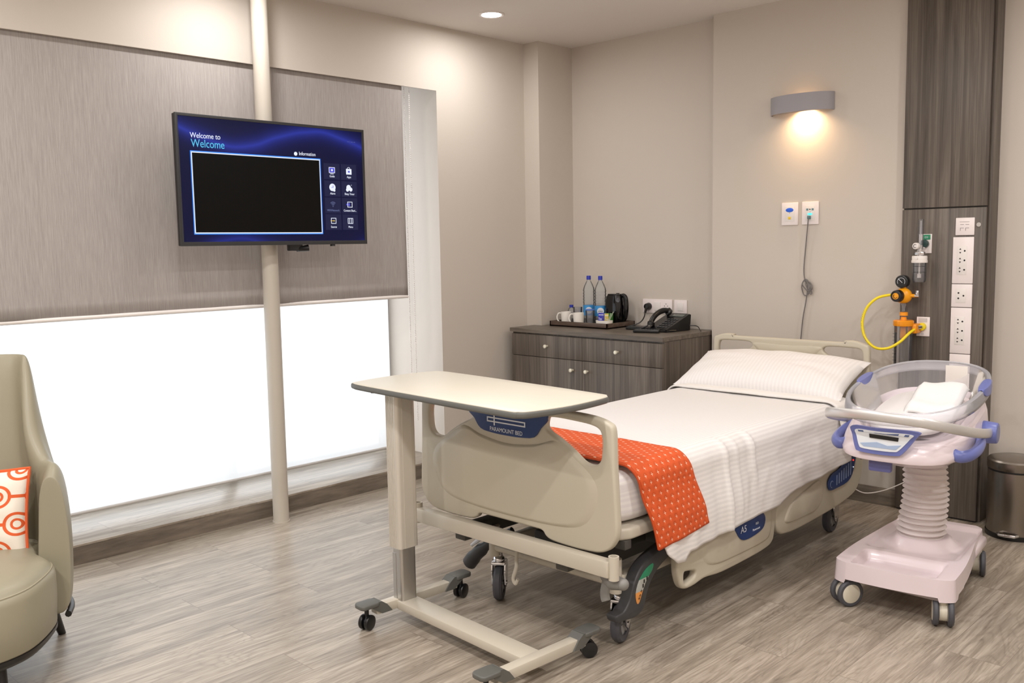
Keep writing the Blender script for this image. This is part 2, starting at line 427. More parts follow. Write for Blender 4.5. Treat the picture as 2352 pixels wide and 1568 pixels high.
m = MB(); m.box(X0-0.6, X1+0.2, Y0-0.2, Y0, 0, CEIL); struct(m.build('wall_front', wall_m))
# tiled ledge under the window
m = MB(); m.box(XW, X0+0.004, YW0, YE, ZS-0.012, ZS, 0.002); m.mi = 1
m.box(X0-0.012, X0+0.004, YW0, YE, 0, ZS-0.012)
sill_m = mat('sill_tile', (170, 162, 150), 0.3); plank(sill_m, PI/2)
struct(m.build('trim_1', [sill_m, skirt_m]))
for nm, bx in (('baseboard_left', (X0, X0+0.01, YE, 4.6)), ('baseboard_corner', (-4.383, -4.373, 4.847, 4.85)),
               ('baseboard_back', (-3.16, -1.965, YB-0.012, YB)), ('baseboard_right', (-1.47, X1, YR-0.012, YR))):
    if nm == 'baseboard_corner': continue
    m = MB(); m.box(*bx, 0, 0.1, 0.002); struct(m.build(nm, skirt_m))
# window behind the blinds
wframe_m = mat('window_frame_paint', (214, 218, 222), 0.4)
m = MB()
for y in (YW0+0.03, 0.9, 2.78, YE-0.045): m.box(XW, XW+0.05, y-0.03, y+0.03, ZS, 2.6, 0.004)
m.box(XW, XW+0.05, YW0, YE, ZS, ZS+0.035, 0.004); m.box(XW, XW+0.05, YW0, YE, 2.54, 2.6, 0.004)
w = struct(m.build('window_1', wframe_m))
m = MB(); m.box(XW+0.02, XW+0.028, YW0, YE, ZS, 2.6); m.build('pane', glass_m, w)

# ------------------------------------------------------------ blinds
BXX = -4.551
bt = thing('roller_blind', 'taupe fabric roller blind pulled halfway down over the window behind the pole', 'blind', (BXX, 1.3, 1.185))
def blind_fn(u, v):
    y = -1.15 + u*(3.762+1.15); z = 1.195 + v*(2.70-1.195)
    w = (1-v)**2
    x = BXX + 0.006*math.sin(y*5.2)*w + 0.004*math.sin(y*13+z*2)*w
    x += 0.007*math.exp(-((y-3.25)/0.07)**2)*smooth(0.6, 0, v) + 0.006*math.exp(-((y-3.55+0.3*v)/0.05)**2)*smooth(0.5, 0, v) + 0.006*math.exp(-((y-2.2+0.2*v)/0.06)**2)*smooth(0.4, 0, v)
    return (x, y, z)
m = MB(); m.grid(blind_fn, 160, 24); m.build('fabric', blind_m, bt, mods=[('SOLIDIFY', dict(thickness=0.0012))])
m = MB(); m.cyl((BXX, -1.15, 1.188), (BXX, 3.764, 1.188), 0.011, seg=16); m.build('bottom_rail', white_m, bt)
m = MB(); m.cyl((BXX-0.03, -1.15, 2.715), (BXX-0.03, 3.764, 2.715), 0.025, seg=20); m.build('roller_tube', alu_m, bt)
st = thing('sheer_blind', 'white translucent sheer blind lowered to the window ledge, glowing with daylight', 'blind', (-4.80, 1.4, 0.16))
m = MB(); m.grid(lambda u, v: (-4.80, -1.15+u*(3.80+1.15), 0.178+v*2.5), 8, 8); m.build('fabric', sheer_m, st)
m = MB(); m.cyl((-4.80, -1.15, 0.174), (-4.80, 3.80, 0.174), 0.009, seg=14); m.build('bottom_rail', mat('pale_rail', (190, 186, 182), 0.4), st)
m = MB(); m.cyl((-4.80, -1.15, 2.70), (-4.80, 3.80, 2.70), 0.02, seg=14); m.build('roller_tube', alu_m, st)
for x, zb, yb_, lab in ((-4.60, 0.42, 3.820, 'white bead chain hanging at the right edge of the taupe blind'),
                   (-4.565, 0.38, 3.832, 'white bead chain hanging nearest the window jamb')):
    b = MB()
    nb = int((2.7-zb)/0.012)
    for k in range(nb): b.sphere((x, yb_, zb+k*0.012), 0.0042, seg=8)
    b.cyl((x, yb_, zb), (x, yb_, 2.7), 0.0012, seg=6)
    tag(b.build('bead_chain', white_m), lab, 'blind chain', 'bead chains of the blinds')

# ------------------------------------------------------------ ceiling lamps
def downlight(i, lx, ly):
    t = thing('downlight', 'round recessed downlight glowing in the ceiling above the window corner', 'ceiling light', (lx, ly, CEIL-0.01))
    m = MB(); m.lathe([(0.058, 0.0), (0.075, -0.004), (0.08, 0.0), (0.08, 0.012), (0.058, 0.012), (0.058, 0.0)], (lx, ly, CEIL-0.004), 40); m.build('trim_ring', white_m, t)
    m = MB(); m.cyl((lx, ly, CEIL-0.006), (lx, ly, CEIL-0.002), 0.06, seg=40); m.build('lens', lens_m, t)
downlight(0, LAMPS[0][0], LAMPS[0][1])

# wall sconce
sx, sy = -2.563, YB
t = thing('wall_sconce', 'curved grey wall light throwing a warm glow down the wall above the bed', 'wall light', (sx, sy, 2.29))
def arc(hw, dep, n=24):
    return [(hw*math.cos(PI*k/n), -dep*math.sin(PI*k/n)) for k in range(n+1)]
m = MB(); hw = 0.195
outer = [(sx+hw*c/1.0, sy-0.001+d) for c, d in [(math.cos(PI*k/30), -0.105*math.sin(PI*k/30)) for k in range(31)]]
inner = [(sx+(hw-0.006)*math.cos(PI*k/30), sy-0.001-0.099*math.sin(PI*k/30)) for k in range(30, -1, -1)]
ring = outer+inner
m.loft([[(x, y, 2.235) for x, y in ring], [(x, y, 2.335) for x, y in ring]])
m.box(sx-0.15, sx+0.15, sy-0.008, sy, 2.25, 2.325)
m.build('shade', sconce_m, t, ang=30)
m = MB(); m.cyl((sx-0.06, sy-0.045, 2.285), (sx+0.06, sy-0.045, 2.285), 0.012, seg=16); m.build('bulb', warm_m, t)
ld = bpy.data.lights.new('sconce_glow', 'AREA'); ld.shape = 'RECTANGLE'; ld.size = 0.07; ld.size_y = 0.04
ld.energy = SCONCE_W; ld.color = (1.0, 0.66, 0.36); ld.spread = math.radians(140)
lo = bpy.data.objects.new('sconce_glow', ld); COL.objects.link(lo); lo.location = (sx+0.03, sy-0.045, 2.262)

# ------------------------------------------------------------ pole and television
m = MB(); m.cyl((-4.39, 2.683, 0.0), (-4.39, 2.683, CEIL-0.001), 0.043, seg=48); m.cyl((-4.39, 2.683, 0.0), (-4.39, 2.683, 0.008), 0.047, seg=48)
tag(m.build('support_pole', pole_m), 'cream round floor to ceiling pole carrying the television in front of the window', 'pole')
tvx = -4.215
t = thing('television', 'flat black television showing a blue welcome menu, mounted on the cream pole', 'television', (tvx, 2.65, 1.52))
TY0, TY1, TZ0, TZ1 = 2.097, 3.199, 1.522, 2.152
m = MB(); m.box(tvx-0.03, tvx-0.0045, TY0+0.001, TY1-0.001, TZ0+0.001, TZ1-0.001, 0.004); m.box(tvx-0.055, tvx-0.03, TY0+0.2, TY1-0.2, TZ0+0.08, TZ1-0.12, 0.01)
m.build('casing', black_m, t)
bz = mat('tv_bezel', (46, 47, 50), 0.35)
m = MB(); b_ = 0.014
m.plate([(TY0, TZ0), (TY1, TZ0), (TY1, TZ1), (TY0, TZ1)], [[(TY0+b_, TZ0+0.02), (TY0+b_, TZ1-b_), (TY1-b_, TZ1-b_), (TY1-b_, TZ0+0.02)]], 0.012, 0.001, frame((tvx+0.001, 0, 0), (0, 1, 0), (0, 0, 1), (1, 0, 0)))
m.box(tvx-0.02, tvx+0.002, 2.965, 2.985, TZ0-0.01, TZ0, 0.002)
m.build('bezel', bz, t)
# screen picture
scr = bpy.data.materials.new('screen_image'); scr.use_nodes = True; b = PB(scr); b.inputs['Base Color'].default_value = (0.003, 0.003, 0.006, 1); b.inputs['Roughness'].default_value = 0.3; b.inputs['Specular IOR Level'].default_value = 0.15
vv = coords(scr, (1, 1, 1), src='Object'); spx = N(scr, 'ShaderNodeSeparateXYZ'); L(scr, vv, spx.inputs[0])
nz = noise(scr, coords(scr, (1, 1.1, 1.1)), 1.5, 2, 0.5)
cur = mth(scr, 'ADD', mth(scr, 'MULTIPLY', mth(scr, 'SINE', mth(scr, 'MULTIPLY', spx.outputs[1], 6.5)), 0.05), mth(scr, 'MULTIPLY', nz, 0.1))
dz = mth(scr, 'ABSOLUTE', mth(scr, 'SUBTRACT', mth(scr, 'SUBTRACT', spx.outputs[2], 0.50), cur))
band = mth(scr, 'POWER', 2.718, mth(scr, 'MULTIPLY', dz, -38.0))
dz2 = mth(scr, 'ABSOLUTE', mth(scr, 'SUBTRACT', mth(scr, 'SUBTRACT', spx.outputs[2], 0.06), mth(scr, 'MULTIPLY', cur, -1.6)))
band2 = mth(scr, 'MULTIPLY', mth(scr, 'POWER', 2.718, mth(scr, 'MULTIPLY', dz2, -45.0)), 0.6)
bb = mth(scr, 'ADD', band, band2)
L(scr, mixc(scr, bb, (12, 14, 52), (44, 56, 160)), b.inputs['Emission Color']); b.inputs['Emission Strength'].default_value = 1.0
m = MB(); m.box(tvx, tvx+0.002, TY0+b_, TY1-b_, TZ0+0.02, TZ1-b_); so = m.build('screen', scr, t)
def SP(px, py, lift=0.003):   # screen fractions: px from left, py from top of the lit area
    W_ = TY1-TY0-2*b_; H_ = TZ1-TZ0-b_-0.02
    return (tvx+lift, TY0+b_+px*W_, TZ1-b_-py*H_)
scr_w = emit('screen_white', (235, 240, 255), 1.1); scr_c = emit('screen_cyan', (90, 200, 245), 1.0); scr_g = emit('screen_glow', (60, 130, 240), 1.6)
scr_k = mat('screen_black', (8, 8, 8), 0.3, Specular_IOR_Level=0.15); scr_t = emit('screen_tile', (22, 26, 66), 1.0); scr_d = emit('screen_dim', (110, 120, 165), 0.9); scr_y = emit('screen_yellow', (235, 200, 90), 1.0); scr_p = emit('screen_violet', (90, 90, 220), 1.0)
def srect(m, a, b, c, d, lift): 
    p = SP(a, b, lift); q = SP(c, d, lift); m.box(tvx+lift-0.0006, tvx+lift, p[1], q[1], q[2], p[2])
m = MB(); srect(m, 0.052, 0.268, 0.742, 0.940, 0.0028); m.build('glow_border', scr_g, so)
m = MB(); srect(m, 0.056, 0.276, 0.738, 0.932, 0.0034); m.build('white_border', scr_w, so)
m = MB(); srect(m, 0.060, 0.284, 0.734, 0.924, 0.0040); m.build('black_window', scr_k, so)
m = MB(); m.text('Welcome to', 0.036, face_posx(*SP(0.055, 0.165)), sx=0.86); m.build('heading_text', scr_w, so)
m = MB(); m.text('Welcome', 0.054, face_posx(*SP(0.058, 0.238)), sx=0.82); m.build('welcome_text', scr_c, so)
m = MB(); m.text('Information', 0.026, face_posx(*SP(0.618, 0.248)), sx=0.84); p = SP(0.60, 0.238)
m.cyl((p[0]-0.001, p[1], p[2]), (p[0], p[1], p[2]), 0.010, seg=20); m.build('information_text', scr_w, so)
m = MB(); m.text('-- : -- --', 0.022, face_posx(*SP(0.91, 0.105)), sx=0.8); m.build('clock_text', scr_d, so)
cols = (0.808, 0.912); rows = (0.375, 0.530, 0.682, 0.832)
names = [['Guide', 'Apps'], ['Alarm', 'Sleep Timer'], ['WiFi/Network', 'Content Shari...'], ['Source', 'Menu']]
def ibox(mb, c, dx, dy, w_, h_, lift=0.0044):
    mb.box(tvx+lift-0.0006, tvx+lift, c[1]+dx-w_/2, c[1]+dx+w_/2, c[2]+dy-h_/2, c[2]+dy+h_/2)
def iframe(mb, c, w_, h_, th=0.004):
    ibox(mb, c, 0, h_/2, w_, th); ibox(mb, c, 0, -h_/2, w_, th); ibox(mb, c, -w_/2, 0, th, h_+th); ibox(mb, c, w_/2, 0, th, h_+th)
for r_, ry in enumerate(rows):
    for c_, cx in enumerate(cols):
        t_ = MB(); srect(t_, cx-0.048, ry-0.072, cx+0.048, ry+0.070, 0.003)
        c = SP(cx, ry-0.012); nm = names[r_][c_]
        t_.mi = 2 if (r_ == 2 and c_ == 0) else 1
        t_.text(nm, 0.016, face_posx(*SP(cx, ry+0.052, 0.0044)), align='CENTER', sx=0.85)
        P_ = 3; W_ = 1
        if nm == 'Guide': iframe(t_, c, 0.036, 0.028, 0.003); ibox(t_, c, 0, -0.020, 0.022, 0.003); t_.cyl((c[0]+0.001, c[1], c[2]), (c[0]+0.002, c[1], c[2]), 0.006, seg=16); t_.mi = 3; ibox(t_, c, 0, 0, 0.033, 0.025)
        elif nm == 'Apps':
            ibox(t_, c, 0, -0.004, 0.036, 0.030); t_.tube([(c[0], c[1]+0.009*math.cos(a), c[2]+0.011+0.009*math.sin(a)) for a in [PI*k/8 for k in range(9)]], 0.0012, 6); t_.mi = 3; ibox(t_, c, 0, -0.004, 0.012, 0.010, 0.005)
        elif nm == 'Alarm':
            t_.cyl((c[0], c[1], c[2]), (c[0]+0.001, c[1], c[2]), 0.020, seg=24); t_.sphere((c[0], c[1]+0.012, c[2]-0.016), 0.007, (0.2, 1, 1), 10)
            t_.mi = 3; ibox(t_, c, 0.003, 0.004, 0.003, 0.012, 0.0058); ibox(t_, c, -0.004, 0.0, 0.010, 0.002, 0.0058)
        elif nm == 'Sleep Timer':
            for dx, dy, r0 in ((-0.004, 0.002, 0.015), (0.010, -0.008, 0.011), (-0.012, -0.010, 0.010), (0.015, 0.016, 0.002)): t_.sphere((c[0], c[1]+dx, c[2]+dy), r0, (0.18, 1, 1), 12)
        elif r_ == 2 and c_ == 0:
            for q in (0.008, 0.015, 0.022): t_.tube([(c[0], c[1]+q*math.cos(a), c[2]-0.010+q*math.sin(a)) for a in [PI*0.25+PI*0.5*k/8 for k in range(9)]], 0.0014, 6)
            t_.sphere((c[0], c[1], c[2]-0.011), 0.003, (0.3, 1, 1), 8)
        elif r_ == 2: iframe(t_, c, 0.030, 0.028, 0.003); t_.mi = 3; ibox(t_, c, -0.006, 0, 0.010, 0.016); t_.sphere((c[0], c[1]-0.018, c[2]), 0.005, (0.3, 1, 1), 8)
        elif nm == 'Source': iframe(t_, c, 0.030, 0.028, 0.003); t_.mi = 4; ibox(t_, c, -0.010, 0, 0.022, 0.003, 0.005); t_.sphere((c[0]+0.001, c[1]+0.003, c[2]), 0.004, (0.3, 1, 1), 8)
        else:
            iframe(t_, c, 0.032, 0.028, 0.003); ibox(t_, c, -0.006, 0, 0.003, 0.028); ibox(t_, c, 0.006, 0, 0.003, 0.028)
        t_.build('menu_tile', [scr_t, scr_w, scr_d, scr_p, scr_y], so)
m = MB(); m.text('SAMSUNG', 0.011, face_posx(tvx+0.0062, 2.63, TZ0+0.005)); m.build('brand_text', alu_m, t)
m = MB(); m.box(-4.36, tvx-0.05, 2.62, 2.75, 1.72, 1.95, 0.006); m.box(-4.345, tvx-0.05, 2.55, 2.82, 1.80, 1.87, 0.004)
m.tube([(-4.30, 2.75, 1.56), (-4.26, 2.78, 1.50), (-4.24, 2.83, 1.505)], 0.018, 10); m.box(-4.28, tvx-0.03, 2.72, 2.80, 1.49, 1.60, 0.006)
m.cyl((-4.39, 2.683, 1.70), (-4.39, 2.683, 1.97), 0.048, seg=32)
m.build('pole_bracket', black_m, t)

# ------------------------------------------------------------ hospital bed
BX = -2.443
bed = thing('hospital_bed', 'beige hospital bed with plastic end boards and lowered side rails against the back wall', 'bed', (BX, 3.62, 0))
def mirror(half):   # half outline given on the right side (x>BX), listed so it can be mirrored
    return half + [(2*BX-x, z) for x, z in reversed(half)]
FB = [(-2.30, 0.898), (-2.132, 0.899), (-2.064, 0.897), (-2.009, 0.892), (-1.962, 0.880), (-1.938, 0.862), (-1.932, 0.80), (-1.929, 0.70), (-1.921, 0.56), (-1.919, 0.500), (-1.928, 0.462), (-1.955, 0.425), (-2.00, 0.404), (-2.06, 0.398), (-2.123, 0.396), (-2.22, 0.400), (-2.255, 0.412), (-2.275, 0.430), (-2.33, 0.432)]
FH = [(-2.246, 0.853), (-2.248, 0.827), (-2.228, 0.810), (-2.187, 0.792), (-2.123, 0.757), (-2.077, 0.726), (-2.045, 0.717), (-2.011, 0.722), (-1.990, 0.744), (-1.984, 0.79), (-1.986, 0.83), (-2.000, 0.852), (-2.04, 0.863), (-2.12, 0.868), (-2.19, 0.870), (-2.235, 0.866)]
fb_o = crom(mirror(FB), 4); fh_r = crom(FH, 4); fh_l = [(2*BX-x, z) for x, z in fh_r]
def vplate(mb, outline, holes, y, thick, bev, **k):   # plate standing in the xz plane
    mb.plate(outline, holes, thick, bev, frame((0, y, 0), (1, 0, 0), (0, 0, 1), (0, -1, 0)), **k)
m = MB(); vplate(m, fb_o, [fh_r, fh_l], 2.515, 0.034, 0.010, res=3)
def dome(mb, outline, cx, cz, y_edge, y_top, steps=5, s_in=0.8):
    rings = []
    for k in range(steps+1):
        a = k/steps; sc = 1-(1-s_in)*(1-math.cos(a*PI/2)) if False else 1-(1-s_in)*a
        yy = y_edge+(y_top-y_edge)*math.sin(a*PI/2)
        rings.append([(cx+(x-cx)*sc, yy, cz+(z-cz)*sc) for x, z in outline])
    mb.loft(rings, cap0=False, cap1=True)
pan = crom([(-2.69, 0.785), (-2.60, 0.76), (-2.50, 0.745), (BX, 0.742), (-2.386, 0.745), (-2.286, 0.76), (-2.196, 0.785), (-2.12, 0.74), (-2.03, 0.68), (-2.0, 0.62), (-2.02, 0.545), (-2.08, 0.485), (-2.2, 0.462), (BX, 0.455), (-2.686, 0.462), (-2.806, 0.485), (-2.866, 0.545), (-2.886, 0.62), (-2.856, 0.68), (-2.766, 0.74)], 3)
dome(m, pan, BX, 0.62, 2.4985, 2.488, 5, 0.90)
fo = m.build('foot_board', beige_m, bed, ang=40)
# navy badge
bd = crom([(-2.655, 0.878), (-2.62, 0.822), (-2.585, 0.784), (-2.52, 0.774), (-2.443, 0.772), (-2.37, 0.774), (-2.30, 0.784), (-2.266, 0.822), (-2.231, 0.855), (-2.235, 0.878)], 3)
bd = [(max(-2.655, min(-2.231, x)), min(z, 0.880)) for x, z in bd]
m = MB(); vplate(m, bd, [], 2.494, 0.010, 0.003); bg = m.build('badge', navy_m, fo)
m = MB()
for x0, x1, z0, z1, rot_ in ((-2.545, -2.34, 0.832, 0.837, 0.0), (-2.545, -2.34, 0.817, 0.822, 0.0001), (-2.545, -2.540, 0.8171, 0.8369, 0.0002), (-2.345, -2.3401, 0.8171, 0.8369, 0.0003), (-2.508, -2.502, 0.805, 0.849, 0.0004)):
    m.box(x0, x1, 2.4875-rot_, 2.4885, z0, z1)
m.text('PARAMOUNT BED', 0.023, face_negy(BX, 2.4880, 0.783), align='CENTER', sx=0.93); m.build('lettering', mat('label_white', (225, 228, 235), 0.4), bg)
label_w = bpy.data.materials['label_white']
# head board
HB = [(-2.33, 0.957), (-2.13, 0.957), (-2.112, 0.966), (-2.054, 0.967), (-2.002, 0.952), (-1.978, 0.930), (-1.976, 0.80), (-1.972, 0.60), (-1.99, 0.48), (-2.08, 0.45), (-2.30, 0.45)]
HH = [(-2.222, 0.922), (-2.230, 0.903), (-2.20, 0.880), (-2.145, 0.850), (-2.085, 0.812), (-2.055, 0.797), (-2.023, 0.800), (-2.012, 0.819), (-2.010, 0.87), (-2.015, 0.912), (-2.035, 0.926), (-2.10, 0.929), (-2.18, 0.929)]
hb_o = crom(mirror(HB), 4); hh = crom(HH, 4); hl = [(2*BX-x, z) for x, z in hh]
m = MB(); vplate(m, hb_o, [hh, hl], 4.745, 0.034, 0.011, res=3)
rec = crom([(-2.64, 0.925), (BX, 0.922), (-2.245, 0.925), (-2.255, 0.895), (-2.29, 0.87), (BX, 0.86), (-2.596, 0.87), (-2.63, 0.895)], 3)
dome(m, [(x, z-0.0) for x, z in rec], BX, 0.895, 4.7285, 4.722, 3, 0.86); m.build('head_board', beige_m, bed, ang=40)
# deck under the mattress
m = MB(); m.plate(rrect(-2.915, -1.952, 2.56, 4.70, 0.09, 8), [], 0.045, 0.012, Matrix.Translation((0, 0, 0.452))); m.build('mattress_deck', beigef_m, bed)
# bars at the foot: T bar in front of the board
m = MB(); m.box(-2.955, -1.922, 2.45, 2.495, 0.340, 0.400, 0.006)
for sx_ in (-2.962, -1.915): m.lathe([(0.013, -0.085), (0.019, -0.085), (0.019, 0), (0.013, 0), (0.013, -0.085)], (sx_, 2.475, 0.418), 20)
m.build('foot_bar', beigef_m, bed)
m = MB()
for xx in (-2.72, -2.17): m.box(xx-0.03, xx+0.03, 2.49, 4.62, 0.30, 0.36, 0.006)
for yy in (2.56, 3.0, 3.5, 4.1, 4.6): m.box(-2.84, -2.05, yy-0.025, yy+0.025, 0.30, 0.36, 0.005)
for yy in (2.62, 2.9, 3.3, 3.8, 4.3): m.box(-2.90, -1.96, yy-0.02, yy+0.02, 0.395, 0.43, 0.004)
m.box(-2.60, -2.28, 2.8, 3.5, 0.17, 0.30, 0.02); m.box(-2.52, -2.36, 3.6, 4.3, 0.2, 0.30, 0.02)
m.build('under_frame', under_m, bed)
m = MB(); m.cyl((-2.69, 2.66, 0.238), (-2.05, 2.66, 0.238), 0.018, seg=16); m.cyl((-2.69, 4.45, 0.238), (-2.05, 4.45, 0.238), 0.018, seg=16)
for xx in (-2.69, -2.05):
    m.cyl((xx, 2.66, 0.20), (xx, 2.66, 0.33), 0.024, seg=20); m.cyl((xx, 4.45, 0.20), (xx, 4.45, 0.33), 0.024, seg=20)
m.box(-2.71, -2.67, 2.66, 4.45, 0.225, 0.265, 0.005); m.box(-2.07, -2.03, 2.66, 4.45, 0.225, 0.265, 0.005)
m.build('caster_frame', beigef_m, bed)
# drainage hooks under the bar
for hx in (-2.50,):
    m = MB(); m.tube(crom([(hx, 2.60, 0.30), (hx+0.004, 2.59, 0.25), (hx+0.012, 2.58, 0.215), (hx+0.004, 2.57, 0.17), (hx+0.022, 2.565, 0.155), (hx+0.035, 2.565, 0.175)], 5, False), 0.009, 8, flat=0.7); m.build('hook', beigef_m, bed)
m = MB(); m.tube([(-1.99, 2.53, 0.318), (-1.935, 2.50, 0.312), (-1.90, 2.50, 0.315)], [0.026, 0.028, 0.022], 14); m.sphere((-1.895, 2.50, 0.315), 0.022)
m.tube(crom([(-1.985, 2.535, 0.32), (-1.99, 2.53, 0.29), (-1.995, 2.525, 0.25), (-1.985, 2.52, 0.225)], 4, False), [0.02]*4*3+[0.018], 10, flat=0.6)
m.build('corner_bumper', mat('grey_bumper', (128, 126, 122), 0.5), bed)
def bed_caster(x, y, ang, nm='caster'):
    d = Vector((math.cos(ang), math.sin(ang), 0)); s = Vector((-d.y, d.x, 0)); c = Vector((x, y, 0.075))
    m = MB()
    for k in (-1, 1):
        o = s*(0.028*k)
        pts = [c+o+d*a+Vector((0, 0, z)) for a, z in ((0.0, -0.02), (0.028, 0.0), (0.040, 0.05), (0.035, 0.088), (-0.02, 0.088), (-0.032, 0.05), (-0.02, -0.005))]
        m.loft([[p-s*0.003 for p in pts], [p+s*0.003 for p in pts]])
    m.box(-0.034, 0.036, -0.031, 0.031, 0.082, 0.096, 0.006, Mx=Matrix.Translation(c) @ Matrix.Rotation(ang, 4, 'Z'))
    m.sphere(c+Vector((0, 0, 0.10)), 0.026, (1, 1, 0.8)); m.cyl(c+Vector((0, 0, 0.1)), c+Vector((0, 0, 0.16)), 0.015)
    m.cyl(c-s*0.034, c+s*0.034, 0.008, seg=12)
    ca = m.build(nm, chrome_m, bed)
    m = MB(); Q = s.to_track_quat('Z', 'Y').to_matrix().to_4x4()
    m.lathe([(0.045, -0.018), (0.068, -0.018), (0.0745, -0.009), (0.0745, 0.009), (0.068, 0.018), (0.045, 0.018), (0.045, -0.018)], c, 40, Q); m.build('tyre', tyre_m, ca)
    m = MB(); m.lathe([(0.0, -0.012), (0.02, -0.015), (0.046, -0.010), (0.046, 0.010), (0.02, 0.015), (0.0, 0.012)], c, 32, Q)
    for k in range(6):
        a = PI*k/3; m.box(0.018, 0.044, -0.003, 0.003, -0.0165, 0.0165, 0.001, Mx=Matrix.Translation(c) @ Q @ Matrix.Rotation(a, 4, 'Z'))
    m.build('hub', mat('wheel_hub_grey', (150, 150, 150), 0.4), ca)
bed_caster(-2.69, 2.685, math.radians(125)); bed_caster(-2.05, 2.69, math.radians(108))
bed_caster(-2.69, 4.47, math.radians(100)); bed_caster(-2.05, 4.47, math.radians(95))
# brake pedals (curved arms lying along the bed)
def pedal(x, th, P):
    m = MB(); o = crom(P, 4)
    m.plate(o, [], th, 0.008, frame((x, 0, 0), (0, 1, 0), (0, 0, 1), (1, 0, 0))); return m
P_R = [(2.575, 0.150), (2.585, 0.122), (2.63, 0.118), (2.70, 0.112), (2.745, 0.135), (2.775, 0.20), (2.83, 0.255), (2.93, 0.295), (3.03, 0.315), (3.02, 0.345), (2.90, 0.345), (2.80, 0.325), (2.73, 0.295), (2.685, 0.245), (2.655, 0.185), (2.62, 0.155)]
m = pedal(-2.005, 0.05, P_R); pr = m.build('brake_pedal', darkg_m, bed)
lb = crom([(2.80, 0.292), (2.755, 0.282), (2.712, 0.250), (2.690, 0.205), (2.697, 0.165), (2.712, 0.165), (2.735, 0.205), (2.76, 0.24), (2.795, 0.268)], 3)
for nm_, c_, z0, z1 in (('green_label', green_m, 0.25, 0.3), ('grey_label', mat('label_grey', (175, 178, 172), 0.4), 0.205, 0.25), ('orange_label', mat('label_orange', (225, 150, 75), 0.4), 0.15, 0.205)):
    seg_ = [(y, min(max(z, z0), z1)) for y, z in lb]
    # clip polygon to the band
    poly = []
    n_ = len(lb)
    def clip(poly, zc, keep_above):
        out = []
        for i in range(len(poly)):
            a, b = poly[i], poly[(i+1) % len(poly)]
            ia = (a[1] >= zc) == keep_above; ib = (b[1] >= zc) == keep_above
            if ia: out.append(a)
            if ia != ib:
                t_ = (zc-a[1])/(b[1]-a[1]); out.append((a[0]+(b[0]-a[0])*t_, zc))
        return out
    pl = clip(clip(list(lb), z0, True), z1, False)
    if len(pl) > 2:
        m = MB(); m.plate(pl, [], 0.002, 0.0002, frame((-1.9795, 0, 0), (0, 1, 0), (0, 0, 1), (1, 0, 0))); m.build(nm_, c_, pr)
m = MB()
for (y, z) in ((2.742, 0.238), (2.76, 0.245), (2.735, 0.222)): m.box(-1.9785, -1.9778, y-0.004, y+0.004, z-0.007, z+0.007)
for (y, z) in ((2.716, 0.19), (2.724, 0.205), (2.71, 0.18)): m.box(-1.9785, -1.9778, y-0.006, y+0.006, z-0.001, z+0.001); m.box(-1.9785, -1.9778, y-0.001, y+0.001, z-0.006, z+0.006)
m.build('label_symbols', black_m, pr)
# left pedal: handle sticking out towards the window side
m = MB(); m.tube(crom([(-2.70, 2.78, 0.275), (-2.78, 2.76, 0.225), (-2.86, 2.75, 0.165), (-2.915, 2.75, 0.115), (-2.95, 2.75, 0.075)], 4, False), [0.016]*4+[0.022]*4+[0.030]*4+[0.034]*4+[0.026], 14, flat=0.9)
pl_ = m.build('brake_pedal', darkg_m, bed)
m = MB(); m.tube([(-2.905, 2.728, 0.178), (-2.87, 2.732, 0.205), (-2.835, 2.738, 0.232)], [0.007, 0.010, 0.008], 8); m.build('pale_label', label_w, pl_)
m = MB(); m.tube([(-2.985, 2.70, 0.275), (-2.93, 2.70, 0.28), (-2.85, 2.70, 0.29)], [0.022, 0.026, 0.018], 12); m.build('rail_release', black_m, bed)
# side rails on the near side, lowered
def xplate(mb, outline, holes, x, thick, bev, **k): mb.plate(outline, holes, thick, bev, frame((x, 0, 0), (0, 1, 0), (0, 0, 1), (1, 0, 0)), **k)
R1 = [(2.925, 0.46), (2.918, 0.36), (2.918, 0.275), (2.924, 0.214), (2.947, 0.162), (2.984, 0.145), (3.04, 0.144), (3.12, 0.152), (3.25, 0.140), (3.50, 0.142), (3.62, 0.150), (3.668, 0.165), (3.688, 0.20), (3.705, 0.32), (3.70, 0.42), (3.67, 0.455), (3.3, 0.465), (3.0, 0.465)]
H1 = [(2.968, 0.212), (2.985, 0.215), (3.035, 0.205), (3.050, 0.193), (3.04, 0.178), (2.985, 0.166), (2.968, 0.178)]
m = MB(); xplate(m, crom(R1, 4), [crom(H1, 3)], -1.966, 0.036, 0.011, res=3)
def xdome(mb, outline, cy, cz, xe, xt, steps=4, s_in=0.9):
    mb.loft([[(xe+(xt-xe)*math.sin(k/steps*PI/2), cy+(y-cy)*(1-(1-s_in)*k/steps), cz+(z-cz)*(1-(1-s_in)*k/steps)) for y, z in outline] for k in range(steps+1)], cap0=False)
xdome(m, crom([(3.10, 0.235), (3.18, 0.19), (3.35, 0.182), (3.58, 0.185), (3.65, 0.21), (3.66, 0.30), (3.63, 0.42), (3.2, 0.43), (3.08, 0.36)], 4), 3.38, 0.3, -1.9485, -1.942)
sr = m.build('side_rail', beige_m, bed, ang=40)
bo = crom([(3.32, 0.34), (3.345, 0.285), (3.385, 0.247), (3.443, 0.237), (3.53, 0.245), (3.575, 0.262), (3.585, 0.30), (3.55, 0.33), (3.45, 0.345)], 3)
m = MB(); xplate(m, bo, [], -1.941, 0.006, 0.002); b1 = m.build('badge', navy_m, sr)
